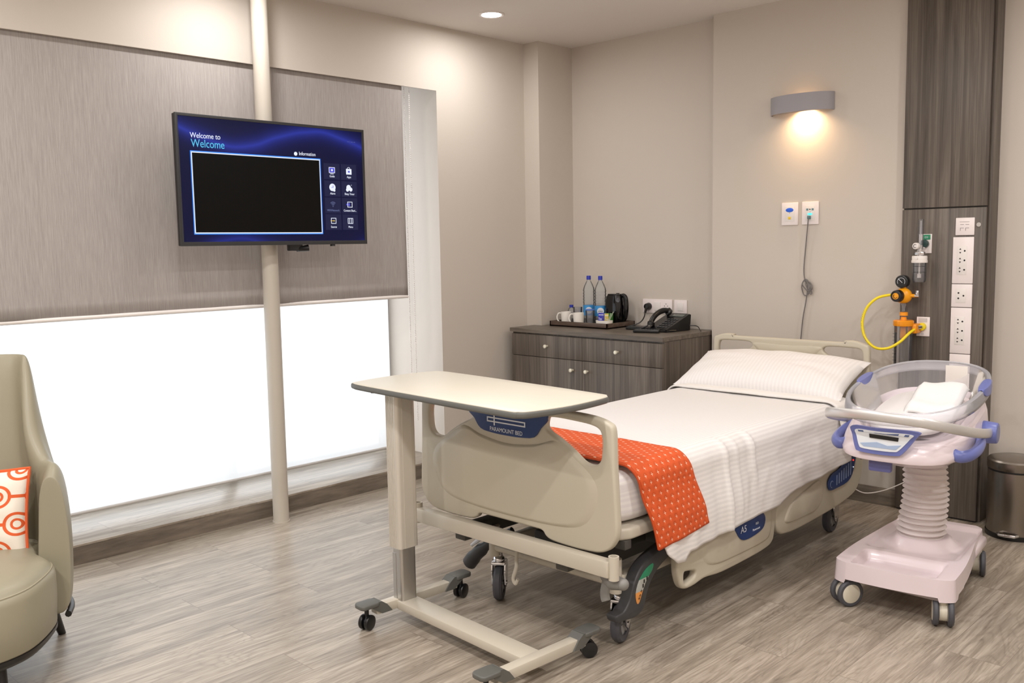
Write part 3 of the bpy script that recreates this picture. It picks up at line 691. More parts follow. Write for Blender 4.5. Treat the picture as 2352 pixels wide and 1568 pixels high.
m = MB(); m.text('A5', 0.042, face_posx(-1.9378, 3.375, 0.275)); m.build('model_lettering', label_w, b1); m = MB(); m.text('Paramount', 0.014, face_posx(-1.9378, 3.475, 0.262)); m.build('maker_lettering', label_w, b1); m = MB(); m.text('BED', 0.014, face_posx(-1.9378, 3.50, 0.285)); m.build('bed_lettering', label_w, b1)
R2 = [(3.722, 0.45), (3.715, 0.36), (3.704, 0.29), (3.706, 0.232), (3.735, 0.19), (3.79, 0.172), (3.95, 0.166), (4.30, 0.180), (4.50, 0.205), (4.575, 0.245), (4.615, 0.32), (4.625, 0.42), (4.59, 0.50), (4.3, 0.52), (3.9, 0.50)]
m = MB(); xplate(m, crom(R2, 4), [], -1.966, 0.036, 0.011, res=3)
xdome(m, crom([(3.78, 0.25), (3.80, 0.22), (3.95, 0.215), (4.10, 0.225), (4.16, 0.29), (4.12, 0.36), (4.0, 0.345), (3.85, 0.31)], 4), 3.96, 0.28, -1.9485, -1.941)
sr2 = m.build('side_rail', beige_m, bed, ang=40)
co = crom([(4.200, 0.335), (4.205, 0.298), (4.235, 0.284), (4.31, 0.284), (4.41, 0.290), (4.47, 0.32), (4.505, 0.39), (4.52, 0.44), (4.44, 0.44), (4.33, 0.38), (4.24, 0.365)], 3)
m = MB(); xplate(m, co, [], -1.941, 0.006, 0.002); cp = m.build('control_panel', navy_m, sr2)
m = MB()
for k in range(7):
    y = 4.285+k*0.026; m.box(-1.9378, -1.9373, y, y+0.012, 0.300+0.006*k*0.6, 0.350+0.007*k, 0.0)
m.build('button_marks', mat('button_print', (120, 135, 165), 0.4), cp); m = MB(); m.tube([(-1.9375, 4.235+0.016*math.cos(a), 0.315+0.016*math.sin(a)) for a in [0.6+4.2*k/12 for k in range(13)]], 0.002, 6)
m.build('dial_mark', bpy.data.materials['button_print'], cp)
m = MB(); m.sphere((-1.938, 4.475, 0.392), 0.004, seg=8); m.build('red_light', red_led, cp)
m = MB(); m.sphere((-1.938, 4.478, 0.356), 0.003, seg=8); m.build('white_light', scr_w, cp)

# ------------------------------------------------------------ bedding
MX0, MX1 = -2.905, -1.965
m = MB()
def mat_prof():
    pts = rrect(MX0, MX1, 0.478, 0.682, 0.055, 5); return pts
rings = []
for k in range(33):
    y = 2.548 + (4.70-2.548)*k/32
    e = min(k, 32-k)/3.0; s_ = 1-0.16*max(0, 1-e)**2
    rings.append([((BX+0.008)+(x-(BX+0.008))*(1-0.06*max(0, 1-e)**2), y+0.004*wob(x*9, z*9), 0.58+(z-0.58)*s_+0.004*wob(x*7, y*7)) for x, z in mat_prof()])
b = bmesh.new(); uvl = b.loops.layers.uv.new('UVMap'); V = [[b.verts.new(p) for p in r] for r in rings]
n_ = len(V[0]); arcl = [0]
for k in range(n_): arcl.append(arcl[-1]+(Vector(rings[5][k])-Vector(rings[5][(k+1) % n_])).length)
for i in range(32):
    for k in range(n_):
        f = b.faces.new((V[i][k], V[i][(k+1) % n_], V[i+1][(k+1) % n_], V[i+1][k]))
        for lp, uvv in zip(f.loops, ((arcl[k], i/10), (arcl[k+1], i/10), (arcl[k+1], (i+1)/10), (arcl[k], (i+1)/10))): lp[uvl].uv = uvv
for rr in (V[0][::-1], V[-1]):
    f = b.faces.new(rr)
    for lp in f.loops: lp[uvl].uv = (lp.vert.co.x, lp.vert.co.z)
bmesh.ops.recalc_face_normals(b, faces=b.faces)
m.merge(b); tag(m.build('mattress', mattr_m, ang=60, mods=[('SUBSURF', dict(levels=1, render_levels=2))]), 'thick mattress in a fitted white sheet lying on the hospital bed', 'mattress')

HEM = [(2.66, 0.47), (2.70, 0.42), (2.745, 0.34), (2.82, 0.295), (2.90, 0.285), (2.94, 0.318), (3.10, 0.322), (3.32, 0.333), (3.65, 0.345), (3.82, 0.385), (4.12, 0.398), (4.41, 0.408), (4.5, 0.41)]
def interp(T, x):
    for (a, b_), (c, d) in zip(T, T[1:]):
        if x <= c: return b_+(d-b_)*max(0, (x-a)/(c-a))
    return T[-1][1]
def drape(off, top, xr, hemf, hl, swell):
    """cross profile of cloth over the mattress: returns fn(s in 0..1, y) -> (x, z, arc)"""
    pass
XR, XL, ZT = -1.945, -2.925, 0.690
def section(y, off=0.0, hem_r=None, hem_l=0.42):
    hr = interp(HEM, y) if hem_r is None else hem_r
    P = []
    rr = 0.07
    for k in range(14): P.append((XL-off-0.004, hem_l+(ZT-rr-hem_l)*k/13, -1))
    for k in range(1, 8):
        a = PI-PI/2*k/7; P.append((XL-off+rr+rr*math.cos(a), ZT-rr+off+rr*math.sin(a), -0.5))
    for k in range(1, 40): P.append((XL+rr+(XR-XL-2*rr)*k/40, ZT+off, 0))
    for k in range(0, 8):
        a = PI/2-PI/2*k/7; P.append((XR+off-rr+rr*math.cos(a), ZT-rr+off+rr*math.sin(a), 0.5))
    for k in range(1, 27):
        t = k/26; P.append((XR+off+0.030*smooth(0, 0.75, t), ZT-rr-(ZT-rr-hr)*t, 1+t))
    return P
def cloth_disp(x, z, s, y):
    if s >= 0.5:
        t = max(0, s-1)
        r = 0.0
        for yc, w_, amp, t0, t1 in ((3.255, 0.016, 0.013, -0.1, 1.3), (3.34, 0.014, 0.007, -0.1, 0.9), (3.17, 0.03, -0.006, 0.0, 1.2), (3.47, 0.014, 0.012, -0.3, 0.50), (3.43, 0.02, -0.004, -0.2, 0.8),
                                 (3.85, 0.05, 0.007, 0.5, 1.1), (4.05, 0.05, 0.008, 0.2, 1.1), (2.98, 0.04, 0.009, 0.55, 1.1), (2.79, 0.05, 0.010, 0.3, 1.2), (3.62, 0.06, 0.006, 0.3, 1.1), (4.27, 0.05, -0.008, 0.1, 1.0)):
            r += amp*math.exp(-((y-yc+0.01*t)/w_)**2)*smooth(t0-0.1, t0+0.15, t)*(1-smooth(t1-0.15, t1+0.1, t))
        r += 0.007*t*wob(y*6, 3.1)+0.004*t*wob(y*17, 1.0)+0.0015*wob(y*9, z*11)
        return (x+r, z)
    if s == 0: return (x, z+0.0025*wob(x*5, y*5)+0.0012*wob(x*16, y*13))
    return (x-0.005*wob(y*8, 2.0), z)
y0c, y1c = 2.672, 4.40
nY = 150; secs = []
b = bmesh.new(); uvl = b.loops.layers.uv.new('UVMap'); V = []; A = []
for i in range(nY+1):
    y = y0c+(y1c-y0c)*i/nY; P = section(y); row = []; ar = []; acc = 0; prev = None
    for (x, z, s) in P:
        x2, z2 = cloth_disp(x, z, s, y)
        yy = y
        if s > 0.5 or s == 1: yy = y + (0.0 if i else 0.0)
        t = s if s > 0.5 else 0
        skew = 0.05*smooth(0, 1, max(0, s-1))*(1-smooth(2.68, 3.0, y))
        row.append(b.verts.new((x2, yy+skew, z2)))
        if prev: acc += math.hypot(x-prev[0], z-prev[1])
        prev = (x, z); ar.append(acc)
    V.append(row); A.append(ar)
for i in range(nY):
    for k in range(len(V[0])-1):
        f = b.faces.new((V[i][k], V[i+1][k], V[i+1][k+1], V[i][k+1]))
        for lp, (a_, c_) in zip(f.loops, ((i, k), (i+1, k), (i+1, k+1), (i, k+1))): lp[uvl].uv = (A[a_][c_], a_/nY)
bmesh.ops.recalc_face_normals(b, faces=b.faces)
bt_ = thing('bed_cover', 'white striped cover draped over the bed and hanging down its near side', 'bed cover', (BX, 3.5, 0.3))
m = MB(); m.merge(b); m.build('cover', sheet_m, bt_, ang=70, mods=[('SOLIDIFY', dict(thickness=0.006, offset=1.0))])
# turned-back cuff at the head end
def cuff(u, v):
    y = 4.285+0.17*u
    P = section(4.3, 0.013, hem_r=0.50-0.10*u, hem_l=0.5); k = v*(len(P)-1); i0 = int(min(k, len(P)-2)); fr = k-i0
    x = P[i0][0]+(P[i0+1][0]-P[i0][0])*fr; z = P[i0][1]+(P[i0+1][1]-P[i0][1])*fr
    s = P[i0][2]
    bul = 0.015*math.sin(PI*min(1, u*1.0))**0.6 if 0 < u < 1 else 0
    if abs(s) < 0.4: z += bul+0.003*wob(x*8, 1)-0.01*u
    else: x += (bul*0.8+0.006*wob(z*9, y*9))*(1 if s > 0 else -1)
    y += 0.012*wob(x*3, z*6)+(0.10*max(0, (ZT-z)) if s > 0 else 0)
    return (x, y, z)
m = MB(); m.grid(cuff, 12, 96, lambda u, v: (v*1.6, u*0.15)); m.build('turned_back_edge', mat('plain_linen', (229, 225, 221), 0.75), bt_, ang=70, mods=[('SOLIDIFY', dict(thickness=0.008, offset=1.0))])
# hanging corner of the cuff by the crib
def corner_fn(u, v):
    y = 4.42+0.11*u*(1-0.55*v)+0.06*v; z = 0.70-0.27*v
    return (XR+0.012+0.035*math.sin(PI*u)*(0.5+v*0.6)-0.05*(1-smooth(0, 0.2, v)), y, z)
m = MB(); m.grid(corner_fn, 10, 16, lambda u, v: (u*0.1, v)); m.build('hanging_corner', sheet_m, bt_, ang=70, mods=[('SOLIDIFY', dict(thickness=0.008, offset=0.0))])

# orange runner with white cross stitches
run_m = mat('orange_quilt', (222, 92, 32), 0.75)
uv = N(run_m, 'ShaderNodeTexCoord'); sp = N(run_m, 'ShaderNodeSeparateXYZ'); L(run_m, uv.outputs['UV'], sp.inputs[0])
def lattice(m_, u, v, pu, pv):
    ru = mth(m_, 'DIVIDE', u, pu); rv = mth(m_, 'DIVIDE', v, pv)
    fl = mth(m_, 'FLOOR', rv); odd = mth(m_, 'MULTIPLY', mth(m_, 'FLOORED_MODULO', fl, 2.0), 0.5)
    fu = mth(m_, 'SUBTRACT', mth(m_, 'FRACT', mth(m_, 'ADD', ru, odd)), 0.5); fv = mth(m_, 'SUBTRACT', mth(m_, 'FRACT', rv), 0.5)
    return mth(m_, 'MULTIPLY', mth(m_, 'ABSOLUTE', fu), pu), mth(m_, 'MULTIPLY', mth(m_, 'ABSOLUTE', fv), pv)
# u along bed, v across
au, av = lattice(run_m, sp.outputs[1], sp.outputs[0], 0.036, 0.026)
h1 = mth(run_m, 'MULTIPLY', mth(run_m, 'LESS_THAN', au, 0.0008), mth(run_m, 'LESS_THAN', av, 0.0065))
h2 = mth(run_m, 'MULTIPLY', mth(run_m, 'LESS_THAN', av, 0.0008), mth(run_m, 'LESS_THAN', au, 0.0055))
cross = mth(run_m, 'MAXIMUM', h1, h2)
L(run_m, mixc(run_m, cross, mixc(run_m, noise(run_m, coords(run_m, (60, 60, 60)), 1.0, 3), (200, 76, 26), (216, 90, 34)), (245, 215, 190)), PB(run_m).inputs['Base Color'])
rad = mth(run_m, 'SQRT', mth(run_m, 'ADD', mth(run_m, 'POWER', au, 2.0), mth(run_m, 'POWER', av, 2.0)))
hgt = mth(run_m, 'MULTIPLY', mth(run_m, 'MINIMUM', rad, 0.013), 80.0)
hgt = mth(run_m, 'ADD', hgt, mth(run_m, 'MULTIPLY', noise(run_m, coords(run_m, (45, 45, 45)), 1.0, 2), 0.35)); bump(run_m, hgt, 0.55, 0.006)
run_edge = mat('orange_piping', (205, 78, 24), 0.7)
b = bmesh.new(); uvl = b.loops.layers.uv.new('UVMap'); V = []; A = []
nR = 44
for i in range(nR+1):
    u = i/nR; y = 2.640+0.325*u
    P = section(y, 0.011, hem_r=0.382+0.010*u, hem_l=0.40); row = []; ar = []; acc = 0; prev = None
    for (x, z, s) in P:
        x2, z2 = cloth_disp(x, z, s if s < 1 else 1+(s-1)*0.35, y)
        t = max(0, (0.70-z)/0.31) if s > 0.4 else 0
        yy = y + (0.085*t if s > 0.4 else 0) + 0.003*wob(x*6, z*9) + (0.015*u*t)
        zz = z2 + 0.0015*wob(x*40, y*40)
        if s > 0.5: zz += 0.012*u*t
        row.append(b.verts.new((x2+(0.004*wob(z*20, y*20) if s > 0.4 else 0), yy, zz)))
        if prev: acc += math.hypot(x-prev[0], z-prev[1])
        prev = (x, z); ar.append(acc)
    V.append(row); A.append(ar)
for i in range(nR):
    for k in range(len(V[0])-1):
        f = b.faces.new((V[i][k], V[i+1][k], V[i+1][k+1], V[i][k+1]))
        for lp, (a_, c_) in zip(f.loops, ((i, k), (i+1, k), (i+1, k+1), (i, k+1))): lp[uvl].uv = (A[a_][c_], a_/nR*0.315)
bmesh.ops.recalc_face_normals(b, faces=b.faces)
edge1 = [v.co.copy() for v in V[0]]; edge2 = [v.co.copy() for v in V[-1]]; edge3 = [V[i][-1].co.copy() for i in range(nR+1)]
rt = thing('bed_runner', 'orange quilted runner with white cross stitches laid across the foot of the bed', 'bed runner', (BX, 2.8, 0.39))
m = MB(); m.merge(b); m.build('quilt', run_m, rt, ang=80, mods=[('SOLIDIFY', dict(thickness=0.008, offset=1.0))])
m = MB()
for e in (edge1, edge2, edge3): m.tube(e, 0.0055, 8)
m.build('piping', run_edge, rt)

# pillow
def pillow_mesh(m, c, a, b_, h, yaw, tilt, fn_extra=None, nu=44, nv=34, roll=0.0):
    R_ = Matrix.Translation(c) @ Matrix.Rotation(yaw, 4, 'Z') @ Matrix.Rotation(tilt, 4, 'X') @ Matrix.Rotation(roll, 4, 'Y')
    for side in (1, -1):
        def fn(u, v):
            x = (u*2-1); y = (v*2-1)
            pin = 1-0.05*(1-abs(x)**2)*abs(y)**3*0; 
            e = (max(0, 1-abs(x)**2.5)**0.6)*(max(0, 1-abs(y)**2.5)**0.6)
            X_ = a*x*(1-0.05*(1-y*y)*abs(x)**2); Y_ = b_*y*(1-0.07*(1-x*x)*abs(y)**2)
            Z_ = side*h*e**0.85
            Z_ += 0.005*wob(x*5+side, y*5)*e + (0.004*math.sin(10*math.atan2(y, x)))*math.sqrt(x*x+y*y)*e
            return R_ @ Vector((X_, Y_, Z_))
        m.grid(fn, nu, nv, lambda u, v: (u*2*a, v*2*b_))
    bmesh.ops.remove_doubles(m.bm, verts=m.bm.verts, dist=1e-4)
    bmesh.ops.recalc_face_normals(m.bm, faces=m.bm.faces)
m = MB(); pillow_mesh(m, (-2.443, 4.530, 0.782), 0.485, 0.205, 0.092, 0.02, math.radians(22))
pil = m.build('pillow', pillow_m, ang=80)
tag(pil, 'plump white striped pillow leaning on the headboard of the bed', 'pillow')

# ------------------------------------------------------------ overbed table
ot = thing('overbed_table', 'wheeled overbed table with cream top and grey edging at the foot of the bed', 'table', (-2.83, 2.285, 0), math.radians(-3.5))
tp = crom([(-0.192, -0.08), (-0.220, 0.09), (-0.205, 0.30), (-0.172, 0.345), (-0.06, 0.355), (0.35, 0.357), (0.74, 0.350), (0.80, 0.335), (0.825, 0.29), (0.845, 0.10), (0.825, -0.06), (0.80, -0.10), (0.74, -0.115), (0.35, -0.12), (-0.06, -0.12), (-0.168, -0.11)], 5)
m = MB(); m.plate([(x*1.0, y) for x, y in tp], [], 0.024, 0.009, Matrix.Translation((0, 0, 0.949)), res=3); m.build('edging', edge_m, ot)
ins = [(0.33+(x-0.33)*0.993, 0.118+(y-0.118)*0.985) for x, y in tp]
m = MB(); m.plate(ins, [], 0.004, 0.001, Matrix.Translation((0, 0, 0.9605))); m.build('tabletop', topw_m, ot)
m = MB(); m.box(-0.04, 0.62, -0.03, 0.03, 0.915, 0.936, 0.004); m.box(-0.07, 0.07, -0.07, 0.10, 0.925, 0.938, 0.003); m.cyl((-0.085, -0.06, 0.925), (-0.085, -0.06, 0.94), 0.016, seg=16)
m.build('top_bracket', under_m, ot)
m = MB()
def colprof(hx, hy, r): return rrect(-hx, hx, -hy, hy, r, 5)
m.loft([[(x, y, z) for x, y in colprof(0.038, 0.047, 0.014)] for z in (0.305, 0.925)])
for k in range(5): m.box(-0.030+k*0.010, -0.026+k*0.010, -0.049, -0.045, 0.305, 0.925)
m.box(0.0375, 0.0395, -0.020, 0.024, 0.305, 0.925)
m.build('column_sleeve', mat('champagne_aluminium', (206, 199, 187), 0.38, 0.35), ot)
m = MB(); m.loft([[(x, y, z) for x, y in colprof(0.030, 0.037, 0.010)] for z in (0.07, 0.33)]); m.box(-0.0262, -0.006, -0.0385, -0.036, 0.07, 0.28); m.build('inner_column', alu_m, ot)
m = MB(); m.box(0.0, 0.74, -0.045, 0.045, 0.052, 0.088, 0.005); m.build('base_beam', beigef_m, ot)
for cx, ya, yb in ((-0.02, -0.14, 0.27), (0.755, -0.19, 0.235)):
    m = MB(); m.box(cx-0.022, cx+0.022, ya, yb, 0.055, 0.092, 0.004); bar = m.build('cross_bar', beigef_m, ot)
    for ye, s in ((ya, -1), (yb, 1)):
        m = MB()
        m.plate(rrect(-0.034, 0.034, -0.045, 0.045, 0.02), [], 0.018, 0.005, Matrix.Translation((cx, ye+s*0.030, 0.100)))
        pts = [(ye-s*0.07, 0.058), (ye-s*0.02, 0.058), (ye+s*0.03, 0.092), (ye+s*0.03, 0.108), (ye-s*0.02, 0.108), (ye-s*0.045, 0.09)]
        m.loft([[(cx-0.028, y, z) for y, z in pts], [(cx+0.028, y, z) for y, z in pts]])
        cap = m.build('end_cap', edge_m, bar)
        m = MB(); w = 0.35 if cx < 0.4 else -0.5
        dd = Vector((math.cos(w), math.sin(w), 0)); cc = Vector((cx, ye+s*0.035, 0.031))
        for q in (-1, 1): m.cyl(cc+dd*(0.006*q), cc+dd*(0.022*q), 0.030, seg=28, bev=0.003)
        m.cyl(cc-dd*0.01, cc+dd*0.01, 0.016); m.cyl(cc+Vector((0, 0, 0.01)), cc+Vector((0, 0, 0.062)), 0.009)
        m.build('caster', black_m, ot)

# ------------------------------------------------------------ bassinet
bs = thing('bassinet', 'hospital baby crib with clear tub on a pale lilac trolley beside the bed', 'crib', (-1.425, 3.95, 0))
BROT = math.radians(6); bs.rotation_euler = (0, 0, BROT)
def brot(o):
    p = Vector((-1.425, 3.95, 0)); o.location = p + Matrix.Rotation(BROT, 3, 'Z') @ (o.location-p); o.rotation_euler = (0, 0, BROT); return o
BCX, BCY = -1.425, 3.95
def bfn(u, v):
    yl = -0.378+v*0.82; hwid = 0.228-0.05*smooth(0.15, 1.0, v)
    cr = 1-0.22*(max(0, 1-v/0.05))**2-0.2*(max(0, (v-0.94)/0.06))**2
    x = (u*2-1)*hwid*cr; y = yl-0.012*(1-(u*2-1)**2)*(1-smooth(0, 0.1, v))
    z = 0.192
    ax = abs(x)
    tray = (1-smooth(0.145, 0.165, ax))*smooth(-0.360, -0.345, yl)*(1-smooth(-0.19, -0.16, yl)); z -= 0.045*tray
    low = (1-smooth(0.165, 0.19, ax))*smooth(-0.12, -0.07, yl)*(1-smooth(0.36, 0.40, yl)); z -= 0.014*low
    r = math.hypot(x, y-0.10); z += 0.040*(1-smooth(0.10, 0.16, r))
    
    return (BCX+x, BCY+y, z)
nb, nc = 70, 90
b = bmesh.new(); V = [[b.verts.new(bfn(i/nb, j/nc)) for j in range(nc+1)] for i in range(nb+1)]
for i in range(nb):
    for j in range(nc): b.faces.new((V[i][j], V[i+1][j], V[i+1][j+1], V[i][j+1]))
loop = [V[i][0] for i in range(nb+1)]+[V[nb][j] for j in range(1, nc+1)]+[V[i][nc] for i in range(nb-1, -1, -1)]+[V[0][j] for j in range(nc-1, 0, -1)]
low = []
for v_ in loop:
    yl = v_.co.y-BCY; xl = v_.co.x-BCX
    zb = 0.122+0.0*yl
    if -0.30 < yl < 0.30: zb += 0.0
    if yl > -0.2: zb = 0.128+0.01*smooth(-0.2, 0.3, yl)
    if abs(xl) > 0.175 and yl < -0.30: zb = 0.105
    low.append(b.verts.new((BCX+xl*1.02, BCY+yl*1.012, zb)))
for k in range(len(loop)):
    k2 = (k+1) % len(loop); b.faces.new((loop[k], loop[k2], low[k2], low[k]))
b.faces.new(low)
bmesh.ops.recalc_face_normals(b, faces=b.faces)
m = MB(); m.merge(b); 
for sg_ in (-1, 1): m.box(BCX+sg_*0.155-0.045, BCX+sg_*0.155+0.045, BCY+0.15, BCY+0.40, 0.118, 0.168, 0.015)
m.build('trolley_base', bassi_m, bs, ang=50)
pr_ = []
z = 0.205; nrid = 15
for k in range(nrid):
    zz = 0.212+0.335*k/(nrid-1); sp_ = 0.335/(nrid-1)
    big = 0.102-0.012*(k/(nrid-1)); pr_ += [(0.082, zz-sp_*0.42), (big-0.006, zz-sp_*0.16), (big, zz), (big-0.006, zz+sp_*0.16), (0.082, zz+sp_*0.42)]
m = MB(); m.lathe([(0.0, 0.18), (0.09, 0.18)]+pr_+[(0.08, 0.58), (0.0, 0.58)], (BCX, BCY+0.10, 0), 48)
for v_ in m.bm.verts: v_.co.x += 0.006*math.sin(v_.co.z*16+1.0); v_.co.y += 0.004*math.sin(v_.co.z*22)
m.build('bellows_column', bell_m, bs, ang=50)
# upper housing: rings (z, half width, front y, back y, exponent)
def housing_ring(z, hx, yf, yb, e, tilt):
    return [(BCX+x, BCY+y, z+tilt*(y+0.05)) for x, y in sup(0, (yf+yb)/2, hx, (yb-yf)/2, e, 56)]
H = [(0.540, 0.085, -0.02, 0.20, 2.2, 0.0), (0.550, 0.11, -0.09, 0.23, 2.2, 0.0), (0.575, 0.140, -0.19, 0.26, 2.3, 0.02), (0.610, 0.165, -0.28, 0.28, 2.5, 0.03), (0.640, 0.190, -0.355, 0.29, 2.8, 0.05),
     (0.655, 0.214, -0.405, 0.30, 3.1, 0.06), (0.667, 0.234, -0.438, 0.32, 3.3, 0.07), (0.675, 0.240, -0.446, 0.325, 3.3, 0.08), (0.70, 0.242, -0.450, 0.33, 3.3, 0.10), (0.745, 0.236, -0.432, 0.335, 3.2, 0.14), (0.765, 0.232, -0.42, 0.335, 2.9, 0.16), (0.772, 0.218, -0.405, 0.325, 2.9, 0.16), (0.760, 0.205, -0.39, 0.31, 2.9, 0.16)]
m = MB(); m.loft([housing_ring(*h_) for h_ in H]); m.build('housing', bassi_m, bs, ang=50)
# clear tub
TU = [(0.750, 0.165, -0.34, 0.26, 3.0, 0.12), (0.757, 0.178, -0.355, 0.28, 3.0, 0.12), (0.81, 0.203, -0.40, 0.32, 2.7, 0.125), (0.868, 0.226, -0.435, 0.365, 2.5, 0.13), (0.885, 0.230, -0.445, 0.375, 2.5, 0.13)]
m = MB(); m.loft([housing_ring(*h_) for h_ in TU], cap0=True, cap1=False); tub = m.build('clear_tub', acryl_m, bs, ang=50)
RM = [(0.885, 0.230, -0.445, 0.375, 2.5, 0.13), (0.891, 0.238, -0.452, 0.383, 2.5, 0.13), (0.887, 0.248, -0.462, 0.395, 2.5, 0.13), (0.855, 0.252, -0.466, 0.400, 2.5, 0.13), (0.842, 0.251, -0.465, 0.399, 2.5, 0.13)]
m = MB(); m.loft([housing_ring(*h_) for h_ in RM], cap0=False, cap1=False); m.build('tub_rim', acryl2_m, bs, ang=60, mods=[('SOLIDIFY', dict(thickness=0.003, offset=0))])
for sgn in (-1, 1):
    # blue grip pads on the rim
    m = MB()
    def grip(u, v):
        y = 0.02+0.17*(u-0.5); w_ = max(0, 1-(2*u-1)**2)**0.5
        z0 = 0.889+0.13*(y+0.05)+0.003
        if v < 0.4: xo, dz_ = -0.027, -0.040*w_*(1-v/0.4)
        elif v > 0.6: xo, dz_ = 0.004, -0.036*w_*(v-0.6)/0.4
        else: xo, dz_ = -0.027+0.031*(v-0.4)/0.2, 0.003
        xr_ = 0.252*(1-abs((y+0.033)/0.43)**2.5)**0.4
        return (BCX+sgn*(xr_-0.0115+(xo+0.0115)*(0.25+0.75*w_)), BCY+y, z0+dz_-0.002*(1-w_))
    m.grid(grip, 24, 20); m.build('grip_pad', blue_m, tub, mods=[('SOLIDIFY', dict(thickness=0.004, offset=1 if sgn > 0 else -1))])
# blue grab handles on both flanks
for sgn in (-1, 1):
    m = MB(); base = [(0.190, -0.31, 0.680), (0.225, -0.33, 0.672), (0.255, -0.29, 0.675), (0.266, -0.21, 0.685), (0.258, -0.13, 0.70), (0.235, -0.10, 0.715), (0.205, -0.13, 0.725)]
    m.tube([(BCX+sgn*x, BCY+y, z) for x, y, z in crom(base, 5, False)], 0.024, 12, flat=0.8); m.build('grab_handle', blue_m, bs)
# silver push bar
hb = [(-0.262, 0.02, 0.715), (-0.272, -0.14, 0.745), (-0.27, -0.32, 0.785), (-0.235, -0.46, 0.82), (-0.15, -0.535, 0.836), (0.0, -0.565, 0.84), (0.14, -0.54, 0.828), (0.225, -0.46, 0.802), (0.266, -0.32, 0.768), (0.275, -0.16, 0.738), (0.27, 0.0, 0.712)]
m = MB(); m.tube([(BCX+x, BCY+y, z) for x, y, z in crom(hb, 6, False)], 0.019, 16, flat=0.40, up=(0, 0, 1)); m.build('push_bar', mat('anodised_silver', (208, 206, 204), 0.35, 0.55), bs)
for sgn in (-1, 1):
    m = MB(); m.cyl((BCX+sgn*0.225, BCY+0.03, 0.708), (BCX+sgn*0.292, BCY+0.03, 0.708), 0.048, 0.042, seg=32, bev=0.006); m.build('hinge_knob', blue_m, bs)
    m = MB(); m.lathe([(0, 0), (0.03, 0), (0.034, -0.004)], (BCX+sgn*0.2925, BCY+0.03, 0.708), 28, Matrix.Rotation(sgn*PI/2, 4, 'Y')); m.build('knob_cap', mat('knob_cap_grey', (95, 104, 150), 0.3), bs)
# label holder on the foot end, leaning
def lh(pts, off): # points (x,z) on the front face
    return [(BCX+x, BCY-0.452-off-0.35*max(0, 0.66-z)*0+ -0.0 + 0.22*(x*x)*2.2 - (0.0), z) for x, z in pts]
LO = [(x-0.045, z) for x, z in crom([(-0.095, 0.775), (0.0, 0.775), (0.150, 0.775), (0.145, 0.75), (0.100, 0.688), (0.075, 0.676), (0.0, 0.674), (-0.065, 0.678), (-0.080, 0.69), (-0.092, 0.74)], 4)]
m = MB(); m.loft([lh(LO, 0.0-0.004), lh(LO, 0.014)]); lhd = m.build('label_holder', blue_m, bs, ang=40)
LI = [(-0.027+(x+0.027)*0.84, 0.733+(z-0.733)*0.74) for x, z in LO]
m = MB(); m.loft([lh(LI, 0.0135), lh(LI, 0.0155)]); m.build('label_card', mat('label_card_paper', (225, 230, 236), 0.35, Coat_Weight=1.0), lhd)
m = MB(); tb_ = [(-0.115, 0.762), (0.078, 0.762), (0.074, 0.754), (-0.02, 0.756), (-0.112, 0.756)]; m.loft([lh(tb_, 0.0155), lh(tb_, 0.0168)]); m.build('navy_band', navy_m, lhd)
m = MB(); bar_ = [(-0.070, 0.752), (0.040, 0.748), (0.038, 0.733), (-0.068, 0.737)]; m.loft([lh(bar_, 0.0155), lh(bar_, 0.0170)]); m.build('black_strip', black_m, lhd)
m = MB(); bw_ = [(-0.105, 0.712), (-0.04, 0.722), (0.0, 0.712), (0.05, 0.720), (0.03, 0.700), (-0.09, 0.700)]; m.loft([lh(bw_, 0.0155), lh(bw_, 0.0168)]); m.build('printed_pattern', mat('pale_blue_print', (165, 185, 215), 0.4), lhd)
m = MB(); m.box(BCX-0.09, BCX-0.005, BCY-0.40, BCY-0.37, 0.590, 0.640, 0.006, Mx=None); m.build('release_lever', mat('slate_blue_plastic', (96, 98, 150), 0.4), bs)
for cx, cy, ang_ in ((-0.185, -0.335, 140), (0.185, -0.335, 18), (0.17, 0.33, 12), (-0.17, 0.33, 140)):
    c = Vector((BCX+cx, BCY+cy, 0.056)); d = Vector((math.cos(math.radians(ang_)), math.sin(math.radians(ang_)), 0))
    Q = d.to_track_quat('Z', 'Y').to_matrix().to_4x4()
    m = MB(); m.cyl(c-d*0.014, c+d*0.014, 0.036, seg=28); m.cyl(c+Vector((0, 0, 0.02)), c+Vector((0, 0, 0.075)), 0.022, 0.024); ca = m.build('caster', hub_m, bs)
    for q in (-1, 1):
        m = MB(); m.lathe([(0.040, -0.011), (0.050, -0.011), (0.056, -0.005), (0.056, 0.005), (0.050, 0.011), (0.040, 0.011), (0.040, -0.011)], c+d*(0.027*q), 36, Q); m.build('tyre', tyre_m, ca)
        m = MB(); m.lathe([(0, -0.010), (0.036, -0.0115), (0.0405, -0.009), (0.0405, 0.009), (0.036, 0.0115), (0, 0.010)], c+d*(0.027*q), 36, Q); m.build('wheel_cap', hub_m, ca)
